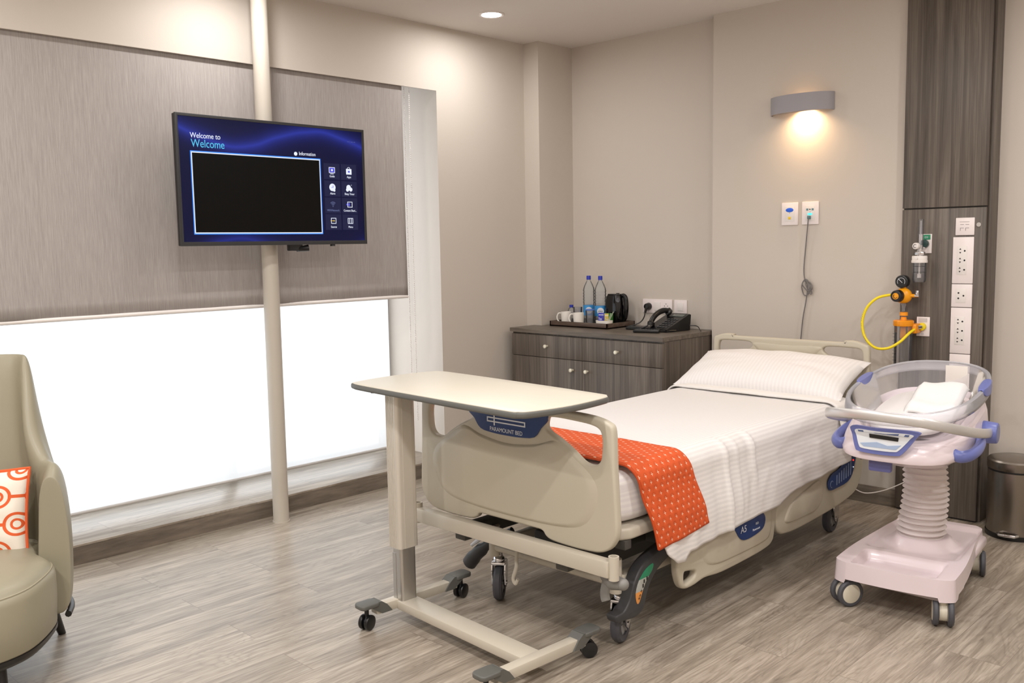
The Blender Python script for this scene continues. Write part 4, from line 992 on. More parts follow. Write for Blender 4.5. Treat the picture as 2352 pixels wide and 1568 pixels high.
# tub contents
m = MB()
m.loft([[(BCX+x, BCY+y, z+0.12*(y+0.05)) for x, y in sup(0, -0.04, 0.155*s_, 0.285*s_, 3.0, 48)] for z, s_ in ((0.762, 0.97), (0.767, 1.0), (0.785, 1.0), (0.793, 0.96))])
tag(brot(m.build('crib_mattress', mat('crib_pad', (226, 222, 220), 0.7), ang=60)), 'thin white pad lying in the bottom of the clear crib tub', 'mattress')
def towel(u, v):
    y = 0.28*v-0.12; x = 0.20*(u-0.5)
    zb = 0.800+0.12*(y+0.05)
    return (BCX+0.055+x, BCY+y, zb+0.018*smooth(0.0, 0.25, v)+0.035*smooth(0.35, 0.95, v)+0.006*math.sin(7*u+3*v)-0.02*smooth(0.8, 1, abs(2*u-1))+0.004)
tw = mat('white_towelling', (228, 226, 225), 0.85); bump(tw, noise(tw, coords(tw, (220, 220, 220)), 1, 3), 0.5, 0.002)
m = MB(); m.grid(towel, 24, 30); tag(brot(m.build('folded_towel', tw, ang=70, mods=[('SOLIDIFY', dict(thickness=0.014, offset=-1))])), 'folded white towel lying on the pad inside the clear crib', 'towel')
m = MB(); m.box(BCX+0.02, BCX+0.11, BCY+0.325, BCY+0.328, 0.855, 0.935, 0.001, Mx=None)
tt = brot(m.build('paper_note', mat('note_paper', (225, 218, 210), 0.7))); tag(tt, 'white paper note taped to the inside of the crib head end', 'note')
# small cable hooked in the tub
# ------------------------------------------------------------ chest of drawers
DX0, DX1, DY0, DZ = -4.44, -3.176, 4.61, 0.931
dr = thing('sideboard', 'dark wood laminate sideboard with two drawers and two doors in the corner', 'cabinet', ((DX0+DX1)/2, 4.9, 0))
body = [(DX0, DY0+0.004), (DX1, DY0+0.004), (DX1, YB-0.002), (-3.165, YA-0.003) if False else (DX1, YA-0.003), (-4.378, YA-0.003), (-4.378, 4.842), (DX0, 4.842)]
m = MB(); m.loft([[(x, y, z) for x, y in body] for z in (0.0, 0.903)])
m.build('body', wood_m, dr, ang=20)
top = [(DX0-0.01, DY0-0.02), (DX1+0.004, DY0-0.02), (DX1+0.004, YA-0.002), (-4.376, YA-0.002), (-4.376, 4.840), (DX0-0.01, 4.840)]
m = MB(); m.loft([[(x, y, z) for x, y in top] for z in (0.905, DZ)]); m.build('top', woodh_m, dr, ang=20)
def knob(x, z, par, y):
    m = MB(); m.cyl((x, y, z), (x, y-0.020, z), 0.007, seg=16); m.cyl((x, y-0.018, z), (x, y-0.030, z), 0.0125, seg=24, bev=0.002); m.build('knob', mat('knob_white_metal', (232, 226, 205), 0.25, 0.3) if 'knob_white_metal' not in bpy.data.materials else bpy.data.materials['knob_white_metal'], par)
midx = -3.804
for x0, x1, kx in ((DX0+0.004, midx-0.0015, -4.106), (midx+0.0015, DX1-0.002, -3.513)):
    m = MB(); m.box(x0, x1, DY0-0.016, DY0+0.003, 0.746, 0.893, 0.0012); d_ = m.build('drawer', wood_m, dr); knob(kx, 0.822, d_, DY0-0.016)
for x0, x1, kx in ((DX0+0.004, midx-0.0015, -3.883), (midx+0.0015, DX1-0.002, -3.758)):
    m = MB(); m.box(x0, x1, DY0-0.016, DY0+0.003, 0.08, 0.742, 0.0012); d_ = m.build('door', wood_m, dr); knob(kx, 0.678, d_, DY0-0.016)

# tray and what stands on it
tray_m = wood('tray_wood', (60, 46, 38), (84, 68, 58), (104, 88, 76), sc=(1.5, 30, 30))
TRX0, TRX1, TRY0, TRY1 = -4.30, -3.79, 4.84, 5.15
tr = thing('serving_tray', 'dark brown rectangular serving tray on the sideboard holding cups and bottles', 'tray', ((TRX0+TRX1)/2, (TRY0+TRY1)/2, DZ+0.0005))
m = MB(); z0 = DZ+0.001
m.box(TRX0, TRX1, TRY0, TRY1, z0, z0+0.008); m.box(TRX0, TRX1, TRY0, TRY0+0.01, z0, z0+0.036, 0.001); m.box(TRX0, TRX1, TRY1-0.01, TRY1, z0, z0+0.036, 0.001)
m.box(TRX0, TRX0+0.01, TRY0, TRY1, z0, z0+0.036, 0.001); m.box(TRX1-0.01, TRX1, TRY0, TRY1, z0, z0+0.036, 0.001); m.build('tray_body', tray_m, tr)
ZT0 = z0+0.0085
def mug(x, y, lab):
    t = thing('mug', lab, 'mug', (x, y, ZT0), group='white mugs on the tray')
    m = MB(); m.lathe([(0, 0.0), (0.030, 0.0), (0.034, 0.004), (0.037, 0.05), (0.039, 0.088), (0.036, 0.088), (0.034, 0.05), (0.030, 0.008), (0, 0.007)], (x, y, ZT0), 32); m.build('cup', ceramic_m, t)
    m = MB(); a = math.radians(215); d = Vector((math.cos(a), math.sin(a), 0))
    m.tube([Vector((x, y, ZT0))+d*r+Vector((0, 0, z)) for r, z in crom([(0.036, 0.078), (0.056, 0.076), (0.066, 0.050), (0.058, 0.024), (0.035, 0.012)], 5, False)], 0.0045, 8); m.build('handle', ceramic_m, t)
mug(-4.222, 4.93, 'white ceramic mug, the left one of the two at the front of the tray')
mug(-4.085, 4.90, 'white ceramic mug, the right one of the two at the front of the tray')
def bottle(x, y, lab):
    t = thing('water_bottle', lab, 'water bottle', (x, y, ZT0), group='large water bottles on the tray')
    m = MB(); pr = [(0, 0.003), (0.030, 0.0), (0.040, 0.006), (0.041, 0.06)]
    for k in range(5):
        zz = 0.165+k*0.024; pr += [(0.0385, zz), (0.041, zz+0.006), (0.041, zz+0.015), (0.0385, zz+0.021)]
    pr[4:4] = [(0.0395, 0.065), (0.0395, 0.155)]
    pr += [(0.039, 0.288), (0.030, 0.315), (0.018, 0.343), (0.013, 0.352), (0.013, 0.365)]
    m.lathe([(a_, b_*0.86) for a_, b_ in pr], (x, y, ZT0), 32); m.build('shell', bottle_m, t)
    m = MB(); m.lathe([(0.0, 0.337), (0.0145, 0.337), (0.0155, 0.333), (0.0155, 0.309), (0.0145, 0.309)], (x, y, ZT0), 24); m.build('cap', bluecap_m, t)
    m = MB(); m.lathe([(0.0400, 0.058), (0.0410, 0.058), (0.0410, 0.130), (0.0400, 0.130)], (x, y, ZT0), 32); lo_ = m.build('label', bluelab_m, t)
    m = MB(); q = Vector((0.62, -0.78, 0)).normalized(); s_ = Vector((-q.y, q.x, 0)); c = Vector((x, y, ZT0+0.094))+q*0.0412
    m.cyl(c-q*0.0035, c+q*0.0006, 0.024, seg=28); dsc = m.build('logo_disc', label_w, lo_)
    m = MB(); m.text('nley', 0.020, frame(c+q*0.001+s_*(-0.0)-Vector((0, 0, 0.006)), s_, (0, 0, 1), q), align='CENTER'); m.build('lettering', navy_m, dsc)
bottle(-4.135, 5.075, 'tall clear water bottle with blue cap, left one of the pair on the tray')
bottle(-4.015, 5.055, 'tall clear water bottle with blue cap, right one beside the black kettle')
def small(x, y, h, lab):
    t = thing('small_bottle', lab, 'bottle', (x, y, ZT0))
    m = MB(); m.lathe([(0, 0), (0.028, 0), (0.030, 0.01), (0.030, h*0.62), (0.022, h*0.85), (0.012, h*0.93), (0.012, h)], (x, y, ZT0), 24); m.build('shell', bottle_m, t)
    m = MB(); m.lathe([(0, h+0.012), (0.014, h+0.012), (0.014, h-0.006)], (x, y, ZT0), 20); m.build('cap', bluecap_m, t)
small(-4.285, 5.06, 0.115, 'small clear bottle with blue cap behind the left mug')
def tumbler(x, y, lab, lidc=True):
    t = thing('drinking_glass', lab, 'glass', (x, y, ZT0), group='covered glasses on the tray')
    m = MB(); m.lathe([(0, 0.003), (0.026, 0.0), (0.028, 0.004), (0.033, 0.105), (0.031, 0.105), (0.0265, 0.008), (0, 0.008)], (x, y, ZT0), 28); m.build('vessel', jar_m, t)
    m = MB(); m.lathe([(0, 0.110), (0.032, 0.110), (0.0345, 0.106), (0.034, 0.103), (0, 0.104)], (x, y, ZT0), 28); m.build('paper_lid', mat('lid_blue', (70, 110, 190), 0.5) if 'lid_blue' not in bpy.data.materials else bpy.data.materials['lid_blue'], t)
tumbler(-4.035, 4.965, 'clear drinking glass with blue lid standing in front of the bottles')
m = MB(); c0 = (-4.205, 5.035)
m.lathe([(0, 0.003), (0.026, 0.0), (0.028, 0.004), (0.033, 0.115), (0.031, 0.115), (0.0265, 0.008), (0, 0.008)], (c0[0], c0[1], ZT0), 28)
tag(m.build('drinking_glass', jar_m), 'clear drinking glass standing behind the two mugs', 'glass', 'covered glasses on the tray')
# bowl of sachets
bx_, by_ = -3.86, 4.90
m = MB(); m.loft([[(bx_+x*s_, by_+y*s_, ZT0+z) for x, y in sup(0, 0, 0.058, 0.036, 3.2, 40)] for z, s_ in ((0, 0.85), (0.003, 0.95), (0.045, 1.05), (0.045, 0.98), (0.008, 0.88))])
tag(m.build('sachet_bowl', ceramic_m, ang=40), 'small white oblong bowl holding tea sachets on the tray', 'bowl')
def sachet(x, y, w_, h_, rz, tx, mt, mt2, txt, lab):
    Mx = Matrix.Translation((x, y, ZT0+0.02)) @ Matrix.Rotation(rz, 4, 'Z') @ Matrix.Rotation(tx, 4, 'X')
    m = MB(); m.box(-w_/2, w_/2, -0.003, 0.003, 0, h_, 0.002, Mx=Mx); m.mi = 1
    if txt: m.text(txt, h_*0.32, Mx @ frame((-w_*0.42, -0.0035, h_*0.35), (1, 0, 0), (0, 0, 1), (0, -1, 0)), sx=0.7)
    m.box(-w_*0.4, w_*0.4, -0.0034, -0.002, h_*0.78, h_*0.84, Mx=Mx)
    tag(m.build('sachet', [mt, mt2]), lab, 'sachet', 'sachets in the white bowl')
sachet(-3.885, 4.895, 0.045, 0.075, 0.25, -0.12, mat('violet_foil', (50, 50, 165), 0.3), label_w, 'Tea', 'violet blue sachet leaning at the left of the bowl')
sachet(-3.84, 4.90, 0.028, 0.072, 0.55, 0.08, mat('gold_foil', (205, 185, 95), 0.3), label_w, 'Tea', 'gold and white sachet in the middle of the bowl')
sachet(-3.862, 4.915, 0.030, 0.062, -0.2, 0.05, mat('cream_foil', (225, 222, 205), 0.4), green_m, '', 'cream sachet tucked between the violet and gold sachets')
m = MB(); m.cyl((-3.835, 4.905, ZT0+0.02), (-3.775, 4.89, ZT0+0.105), 0.0022, seg=8); m.cyl((-3.842, 4.908, ZT0+0.02), (-3.79, 4.885, ZT0+0.095), 0.0022, seg=8)
tag(m.build('stirrer_sticks', mat('pale_stick', (220, 224, 205), 0.5)), 'pale stirrer sticks leaning out of the white bowl', 'stirrers')
m = MB(); m.box(-3.935, -3.865, 4.965, 5.005, ZT0, ZT0+0.085, 0.002); tag(m.build('tea_box', greenbox_m), 'green tea packet standing in front of the black kettle', 'box')
# kettle / coffee maker
kt = thing('kettle', 'glossy black electric kettle on the right end of the tray', 'kettle', (-3.88, 5.09, ZT0))
gl = mat('gloss_black', (12, 12, 13), 0.08)
m = MB(); kx, ky = -3.90, 5.078
m.loft([[(kx+x, ky+y, ZT0+z) for x, y in sup(0, 0, hx, hy, 3.0, 48)] for z, hx, hy in ((0.0, 0.065, 0.05), (0.01, 0.070, 0.054), (0.10, 0.072, 0.055), (0.15, 0.070, 0.053), (0.195, 0.062, 0.050), (0.205, 0.054, 0.044))])
m.build('body', gl, kt, ang=40)
m = MB(); m.tube(crom([(kx+0.050, ky, ZT0+0.198), (kx+0.072, ky-0.004, ZT0+0.205), (kx+0.092, ky-0.004, ZT0+0.185), (kx+0.098, ky-0.004, ZT0+0.12), (kx+0.088, ky-0.002, ZT0+0.06), (kx+0.068, ky, ZT0+0.035)], 5, False), 0.014, 12); m.build('handle', gl, kt)
m = MB(); m.plate(sup(kx, ky, 0.055, 0.04, 3, 36), [], 0.012, 0.004, Matrix.Translation((0, 0, ZT0+0.209))); m.box(kx+0.01, kx+0.03, ky-0.01, ky+0.01, ZT0+0.213, ZT0+0.220, 0.003); m.build('lid', gl, kt)
# wall sockets above the sideboard
def wplate(name, lab, cat, x0, x1, z0, z1, y, grp=None):
    t = thing(name, lab, cat, ((x0+x1)/2, y, z0), group=grp)
    m = MB(); m.box(x0, x1, y-0.009, y, z0, z1, 0.003); p = m.build('face_plate', plate_m, t); return t, p
t1, p1 = wplate('wall_socket', 'long white wall plate with switch, socket and plugged-in black plug above the sideboard', 'socket', -3.758, -3.518, 1.022, 1.118, YA)
m = MB(); m.box(-3.66, -3.61, YA-0.014, YA-0.006, 1.04, 1.10, 0.003); m.build('rocker_switch', white_m, p1)
m = MB()
for dx, dz_ in ((0, 0.018), (-0.012, 0.004), (0.012, 0.004), (-0.010, -0.014), (0.010, -0.014)): m.cyl((-3.565+dx, YA-0.0085, 1.07+dz_), (-3.565+dx, YA-0.0098, 1.07+dz_), 0.003, seg=12)
m.build('socket_holes', hole_m, p1)
t = thing('plug', 'black round plug with its cable in the wall plate above the sideboard', 'plug', (-3.70, YA-0.03, 1.06))
m = MB(); m.cyl((-3.705, YA-0.009, 1.068), (-3.705, YA-0.045, 1.068), 0.026, 0.020, seg=28, bev=0.004); m.cyl((-3.705, YA-0.035, 1.07), (-3.712, YA-0.045, 1.025), 0.012, 0.007, seg=16); m.build('plug_body', black_m, t)
m = MB(); m.tube(crom([(-3.712, YA-0.045, 1.03), (-3.715, YA-0.05, 1.0), (-3.735, YA-0.06, 0.965), (-3.77, YA-0.09, 0.942), (-3.80, YA-0.13, 0.938), (-3.77, YA-0.17, 0.938), (-3.72, YA-0.14, 0.938)], 6, False), 0.004, 8); m.build('cable', black_m, t)
t2, p2 = wplate('wall_switch', 'small square white switch plate right of the long wall plate', 'switch', -3.501, -3.401, 1.028, 1.118, YA)
m = MB(); m.box(-3.475, -3.427, YA-0.013, YA-0.006, 1.045, 1.10, 0.003); m.build('rocker_switch', white_m, p2)
# telephone
ph = thing('telephone', 'black desk telephone with handset on the right end of the sideboard', 'telephone', (-3.41, 5.0, DZ+0.001), math.radians(-8))
def T(*a): return a
m = MB()
wed = [(-0.115, 0.0), (-0.115, 0.018), (0.10, 0.105), (0.115, 0.10), (0.105, 0.0)]
m.loft([[(x, y, z) for y, z in wed] for x in (-0.09, 0.09)]); m.build('base', black_m, ph, ang=25)
m = MB(); ang_t = math.atan2(0.087, 0.215)
Mt = frame((0, 0, 0), (1, 0, 0), (0, math.cos(ang_t), math.sin(ang_t)), (0, -math.sin(ang_t), math.cos(ang_t)))
def TP(x, s_, h_=0.0):   # point on sloping face
    return Vector((x, -0.115+s_*math.cos(ang_t), 0.018+s_*math.sin(ang_t)))+Vector((0, -math.sin(ang_t), math.cos(ang_t)))*h_
for r_ in range(5):
    for c_ in range(4):
        p = TP(-0.012+c_*0.024, 0.03+r_*0.028); m.box(-0.008, 0.008, -0.006, 0.006, 0, 0.004, 0.0015, Mx=Matrix.Translation(p) @ Mt)
m.build('keys', mat('key_grey', (70, 72, 76), 0.4), ph)
m = MB(); p = TP(0.024, 0.20); m.box(-0.048, 0.048, -0.016, 0.016, 0, 0.003, 0.001, Mx=Matrix.Translation(p) @ Mt); m.build('display', mat('lcd', (88, 95, 92), 0.2), ph)
m = MB(); hp = crom([TP(-0.060, 0.02, 0.012), TP(-0.060, 0.035, 0.034), TP(-0.060, 0.07, 0.052), TP(-0.060, 0.115, 0.058), TP(-0.060, 0.16, 0.052), TP(-0.060, 0.195, 0.034), TP(-0.060, 0.21, 0.012)], 4, False)
n_ = len(hp); rr = [0.022 if (k < 4 or k > n_-5) else 0.015 for k in range(n_)]; m.tube(hp, rr, 14, flat=1.2); m.build('handset', black_m, ph)
m = MB(); m.tube(crom([TP(-0.085, 0.02, 0.01), (-0.125, -0.13, 0.012), (-0.08, -0.155, 0.008), (0.0, -0.15, 0.008), (0.06, -0.13, 0.008), (0.11, -0.05, 0.01)], 6, False), 0.005, 8); m.build('cord', black_m, ph)
m = MB(); m.tube([(x-0.0, y, z) for x, y, z in crom([(0.09, 0.10, 0.03), (0.12, 0.12, 0.03), (0.155, 0.11, 0.025), (0.185, 0.09, 0.01), (0.22, 0.06, 0.006)], 5, False)], 0.003, 8); m.build('line_cable', black_m, ph)
def remote(x, y, rz, lab, l_=0.17):
    t = thing('remote_control', lab, 'remote control', (x, y, DZ+0.001), rz, world_coords=False, group='remote controls by the telephone')
    m = MB(); m.box(-l_/2, l_/2, -0.023, 0.023, 0, 0.02, 0.006); m.build('case', black_m, t)
    m = MB()
    for i in range(7):
        for j in range(3): m.box(-l_*0.35+i*0.018-0.005, -l_*0.35+i*0.018+0.005, -0.014+j*0.014-0.004, -0.014+j*0.014+0.004, 0.0195, 0.0215, 0.0008)
    m.build('buttons', bpy.data.materials['key_grey'], t)
remote(-3.44, 4.80, 0.35, 'black remote control lying in front of the telephone at the sideboard edge')
remote(-3.60, 4.93, 0.10, 'black remote control lying between the tray and the telephone')

# ------------------------------------------------------------ wall behind the bed: call plates and cord
t3, p3 = wplate('call_plate', 'white wall plate with blue oval button, left of the plate with the cord', 'wall plate', -2.682, -2.578, 1.590, 1.723, YB)
m = MB(); m.box(-2.660, -2.600, YB-0.0105, YB-0.008, 1.612, 1.702, 0.001); ip = m.build('inset', white_m, p3)
m = MB(); m.sphere((-2.630, YB-0.0105, 1.679), 0.025, (1, 0.12, 0.52)); m.build('blue_button', mat('button_blue', (40, 100, 225), 0.35), ip)
m = MB(); m.box(-2.638, -2.622, YB-0.0125, YB-0.010, 1.624, 1.640, 0.001); m.build('yellow_button', mat('button_yellow', (235, 200, 40), 0.4), ip)
m = MB(); m.sphere((-2.630, YB-0.0105, 1.662), 0.002, seg=8); m.build('indicator', black_m, ip)
t4, p4 = wplate('call_socket', 'white wall plate with teal light and a plugged call cord', 'wall plate', -2.553, -2.450, 1.591, 1.724, YB)
m = MB(); m.box(-2.530, -2.472, YB-0.0105, YB-0.008, 1.612, 1.702, 0.001); ip = m.build('inset', white_m, p4)
m = MB(); m.box(-2.525, -2.512, YB-0.0115, YB-0.010, 1.672, 1.684); m.box(-2.492, -2.479, YB-0.0115, YB-0.010, 1.672, 1.684); m.build('grey_symbols', mat('symbol_grey', (110, 140, 150), 0.4), ip)
m = MB(); m.box(-2.506, -2.499, YB-0.0115, YB-0.010, 1.675, 1.682); m.sphere((-2.502, YB-0.0105, 1.664), 0.002, seg=8); m.build('black_marks', black_m, ip)
m = MB(); m.box(-2.514, -2.490, YB-0.0125, YB-0.010, 1.646, 1.657, 0.001); m.build('teal_light', teal_led, ip)
cc = thing('nurse_call_cable', 'grey nurse call cable with a coiled loop hanging from the wall plate behind the bed', 'cord', (-2.505, YB-0.03, 0.9))
m = MB(); m.box(-2.511, -2.495, YB-0.03, YB-0.010, 1.622, 1.642, 0.003); m.build('connector', mat('connector_grey', (90, 120, 125), 0.4), cc)
m = MB(); gc = mat('grey_cable', (112, 108, 108), 0.5)
yc = YB-0.018
m.tube(crom([(-2.503, YB-0.028, 1.63), (-2.508, yc-0.006, 1.58), (-2.522, yc, 1.45), (-2.530, yc, 1.33), (-2.522, yc, 1.265), (-2.505, yc, 1.235), (-2.513, yc, 1.15), (-2.530, yc, 1.05), (-2.540, yc, 0.95), (-2.545, yc, 0.85), (-2.53, yc, 0.7)], 6, False), 0.0035, 8)
for a0, rx, rz, cxx, cz in ((0, 0.024, 0.048, -2.515, 1.225), (0.4, 0.030, 0.030, -2.505, 1.235), (1.0, 0.020, 0.042, -2.498, 1.228)):
    m.tube([(cxx+rx*math.cos(a0+2*PI*k/24), yc-0.004+0.003*math.sin(k), cz+rz*math.sin(2*PI*k/24)) for k in range(24)], 0.0035, 8, closed=True)
m.build('cable', gc, cc)

# ------------------------------------------------------------ medical wall panel
PX0, PX1, PY = -1.962, -1.540, 5.09
mp_ = thing('service_panel', 'tall dark wood laminate service panel fixed on the wall beside the bed', 'wall panel', (-1.75, 5.16, 0))
m = MB(); m.box(PX0+0.004, PX1-0.002, PY+0.016, YR-0.001, 0.0, CEIL-0.001); m.build('carcass', mat('carcass_dark', (52, 46, 42), 0.5), mp_)
m = MB(); m.box(PX1-0.004, PX1+0.012, PY+0.03, YR-0.001, 0.0, CEIL-0.001, 0.001); m.build('side_board', wood_m, mp_)
m = MB(); m.box(PX0, PX1, PY, PY+0.018, 1.661, CEIL-0.001, 0.001); m.build('upper_board', wood_m, mp_)
m = MB(); m.box(PX0, PX1, PY, PY+0.018, 0.01, 1.653, 0.001); m.build('lower_board', wood_m, mp_)
m = MB(); m.lathe([(0.004, 0.0), (0.011, 0.0), (0.011, 0.004), (0.004, 0.004), (0.004, 0.0)], (-1.573, PY, 1.565), 20, Matrix.Rotation(PI/2, 4, 'X')); m.cyl((-1.573, PY-0.001, 1.565), (-1.573, PY-0.002, 1.565), 0.005, seg=12)
m.build('key_lock', alu_m, mp_)
# data plate
t, p = wplate('data_socket', 'square white data socket plate topmost on the wood panel', 'socket', -1.684, -1.592, 1.512, 1.602, PY-0.0)
m = MB()
for xx in (-1.652, -1.626):
    m.box(xx-0.009, xx+0.009, PY-0.0098, PY-0.0085, 1.566, 1.568); m.box(xx-0.009, xx+0.009, PY-0.0098, PY-0.0085, 1.548, 1.550); m.box(xx-0.009, xx-0.007, PY-0.0098, PY-0.0085, 1.535, 1.55)
m.box(-1.664, -1.616, PY-0.0098, PY-0.0085, 1.580, 1.5815); m.build('port_outlines', mat('port_grey', (140, 130, 130), 0.5), p)
def strip_plate(z0, z1, kind, lab):
    t, p = wplate('power_socket', lab, 'socket', -1.694, -1.592, z0, z1, PY, 'white power sockets down the wood panel')
    cz = (z0+z1)/2
    m = MB()
    if kind == 3:
        m.box(-1.672, -1.624, PY-0.0105, PY-0.008, cz-0.074, cz+0.074, 0.001); ins = m.build('socket_insert', white_m, p); m = MB()
        for k in (-1, 0, 1):
            zc = cz+k*0.049
            for q in (-1, 1):
                pts = [(-1.656, zc+q*0.014), (-1.661, zc+q*0.006), (-1.651, zc+q*0.006)]
                m.loft([[(x, PY-0.0104, z) for x, z in pts], [(x, PY-0.0112, z) for x, z in pts]])
            m.cyl((-1.634, PY-0.0104, zc), (-1.634, PY-0.0112, zc), 0.0045, seg=14)
    else:
        m.box(-1.672, -1.622, PY-0.0105, PY-0.008, cz-0.037, cz+0.037, 0.001); ins = m.build('socket_insert', white_m, p); m = MB()
        for x, z in ((-1.658, cz+0.014), (-1.658, cz-0.014), (-1.633, cz)): m.cyl((x, PY-0.0104, z), (x, PY-0.0112, z), 0.0045, seg=14)
    m.build('socket_holes', hole_m, ins)
strip_plate(1.262, 1.503, 3, 'tall white triple power socket below the data plate')
strip_plate(1.139, 1.259, 1, 'short white single power socket between the two tall ones')
strip_plate(0.895, 1.136, 3, 'tall white triple power socket just above the baby crib')
t, p = wplate('blank_plate', 'white blank plate lowest in the strip, half hidden by the crib rim', 'wall plate', -1.694, -1.592, 0.70, 0.892, PY)

# gas outlets
og = thing('oxygen_flowmeter', 'clear oxygen flowmeter with humidifier bottle and green wall outlet on the wood panel', 'flowmeter', (-1.82, PY, 1.28))
m = MB(); m.box(-1.868, -1.802, PY-0.008, PY, 1.420, 1.522, 0.002); op = m.build('outlet_plate', plate_m, og)
m = MB(); m.box(-1.845, -1.808, PY-0.0092, PY-0.007, 1.492, 1.519, 0.001); m.build('green_label', green_m, op)
m = MB(); m.text('O2', 0.014, face_negy(-1.838, PY-0.0093, 1.500)); m.build('lettering', label_w, op)
m = MB(); m.cyl((-1.835, PY-0.008, 1.470), (-1.835, PY-0.035, 1.470), 0.022, seg=24, bev=0.003); m.build('gas_coupling', mat('dark_teal', (40, 66, 64), 0.3), op)
FX, FY = -1.835, PY-0.075
m = MB(); m.cyl((FX, FY, 1.445), (FX, FY, 1.60), 0.013, seg=24); m.build('flow_tube', jar_m, og)
m = MB(); m.cyl((FX, FY, 1.447), (FX, FY, 1.592), 0.004, seg=10); m.build('inner_tube', acryl2_m, og)
m = MB(); m.cyl((FX, PY-0.03, 1.452), (FX, FY, 1.452), 0.010, seg=16); m.cyl((FX, FY, 1.405), (FX, FY, 1.465), 0.013, seg=20); m.cyl((FX, FY, 1.423), (FX, FY-0.002, 1.423), 0.02); m.box(FX-0.024, FX+0.024, FY-0.013, FY+0.013, 1.412, 1.430, 0.004); m.build('valve_body', chrome_m, og)
m = MB(); m.cyl((FX-0.01, FY-0.013, 1.460), (FX-0.014, FY-0.036, 1.460), 0.017, seg=24, bev=0.003); kn = m.build('control_knob', white_m, og)
m = MB(); m.tube([(FX-0.014+0.009*math.cos(a), FY-0.0365, 1.460+0.009*math.sin(a)) for a in [0.7+4.8*k/16 for k in range(17)]], 0.0012, 6); m.build('knob_mark', black_m, kn)
m = MB(); m.lathe([(0.0, 0.036), (0.036, 0.036), (0.038, 0.032), (0.038, 0.014), (0.040, 0.012), (0.040, 0.0), (0.0, 0.0)], (FX-0.002, FY, 1.372), 36); m.cyl((FX-0.002, FY-0.04, 1.396), (FX-0.002, FY-0.046, 1.396), 0.006); m.build('jar_lid', white_m, og)
m = MB(); m.lathe([(0.034, 0.095), (0.034, 0.0), (0.030, -0.012), (0, -0.012)], (FX-0.002, FY, 1.282), 36); jr = m.build('humidifier_jar', jar_m, og)
m = MB(); m.cyl((FX-0.002, FY, 1.375), (FX-0.002, FY, 1.30), 0.004, seg=10); m.cyl((FX-0.002, FY, 1.313), (FX-0.002, FY, 1.292), 0.010, seg=16); m.build('diffuser', white_m, jr)
m = MB()
for zz in (1.322, 1.352): m.lathe([(0.0345, 0), (0.0350, 0.0008), (0.0345, 0.0016)], (FX-0.002, FY, zz), 36)
m.build('level_marks', black_m, jr)

sg = thing('suction_regulator', 'yellow vacuum suction unit with black gauge, yellow hose and clear jar beside the bed head', 'suction unit', (-1.91, PY, 0.85))
SX, SY = -1.918, PY-0.085
m = MB(); m.box(-1.868, -1.800, PY-0.008, PY, 0.976, 1.080, 0.002); op = m.build('outlet_plate', plate_m, sg)
m = MB(); m.box(-1.858, -1.812, PY-0.0092, PY-0.007, 1.052, 1.074); m.build('upper_print', mat('plate_print', (205, 200, 200), 0.4), op); m = MB(); m.box(-1.842, -1.828, PY-0.0092, PY-0.007, 0.982, 0.994); m.build('lower_print', bpy.data.materials['plate_print'], op)
m = MB(); m.cyl((-1.836, PY-0.008, 1.028), (-1.836, PY-0.028, 1.028), 0.021, seg=24, bev=0.003); m.build('outlet_ring', yellow_m, op)
m = MB(); m.cyl((-1.836, PY-0.022, 1.028), (-1.846, PY-0.060, 1.026), 0.012, 0.010, seg=16); m.build('hose_coupling', chrome_m, op)
m = MB(); m.cyl((SX, SY-0.02, 1.272), (SX, SY+0.020, 1.272), 0.034, seg=36, bev=0.004); ga = m.build('pressure_gauge', black_m, sg)
m = MB(); m.cyl((SX, SY-0.0215, 1.272), (SX, SY-0.0205, 1.272), 0.027, seg=32); m.build('gauge_dial', mat('dial_grey', (38, 40, 42), 0.15), ga)
m = MB(); m.box(-0.0012, 0.0012, -0.0005, 0.0005, -0.008, 0.022, Mx=Matrix.Translation((SX, SY-0.0222, 1.272)) @ Matrix.Rotation(-0.8, 4, 'Y'))
m.tube([(SX+0.020*math.cos(a), SY-0.0218, 1.272+0.020*math.sin(a)) for a in [-0.6+4.3*k/20 for k in range(21)]], 0.0009, 6); m.build('gauge_marks', label_w, ga)
m = MB(); m.sphere((SX+0.004, SY+0.004, 1.196), 0.045, (1, 0.85, 0.95), 28); m.cyl((SX+0.004, SY+0.004, 1.23), (SX+0.004, SY+0.004, 1.246), 0.012); m.cyl((SX+0.03, SY, 1.197), (SX+0.066, SY, 1.197), 0.009, seg=14); m.cyl((SX, SY+0.03, 1.19), (SX+0.0, PY-0.0, 1.19), 0.012)
m.build('regulator_body', amber_m, sg)
m = MB(); m.cyl((SX-0.010, SY-0.025, 1.196), (SX-0.013, SY-0.058, 1.196), 0.034, 0.030, seg=32, bev=0.004); rk = m.build('regulator_knob', black_m, sg)
m = MB(); m.cyl((SX-0.013, SY-0.0585, 1.196), (SX-0.0132, SY-0.0605, 1.196), 0.017, seg=28); kk = m.build('knob_face', amber_m, rk)
m = MB(); m.tube([(SX-0.0132+0.011*math.cos(a), SY-0.0608, 1.196+0.011*math.sin(a)) for a in [2.2+3.9*k/16 for k in range(17)]], 0.0016, 6); m.build('knob_arrow', black_m, kk)
m = MB(); m.cyl((SX+0.060, SY, 1.197), (SX+0.088, SY, 1.197), 0.0085, seg=16); m.box(SX+0.070, SX+0.086, SY-0.006, SY+0.006, 1.197, 1.226, 0.003); m.build('lever_valve', chrome_m, sg)
m = MB(); m.lathe([(0.016, 0.045), (0.013, 0.025), (0.011, 0.0), (0, 0)], (SX+0.008, SY, 1.112), 20); m.build('neck', jar_m, sg)
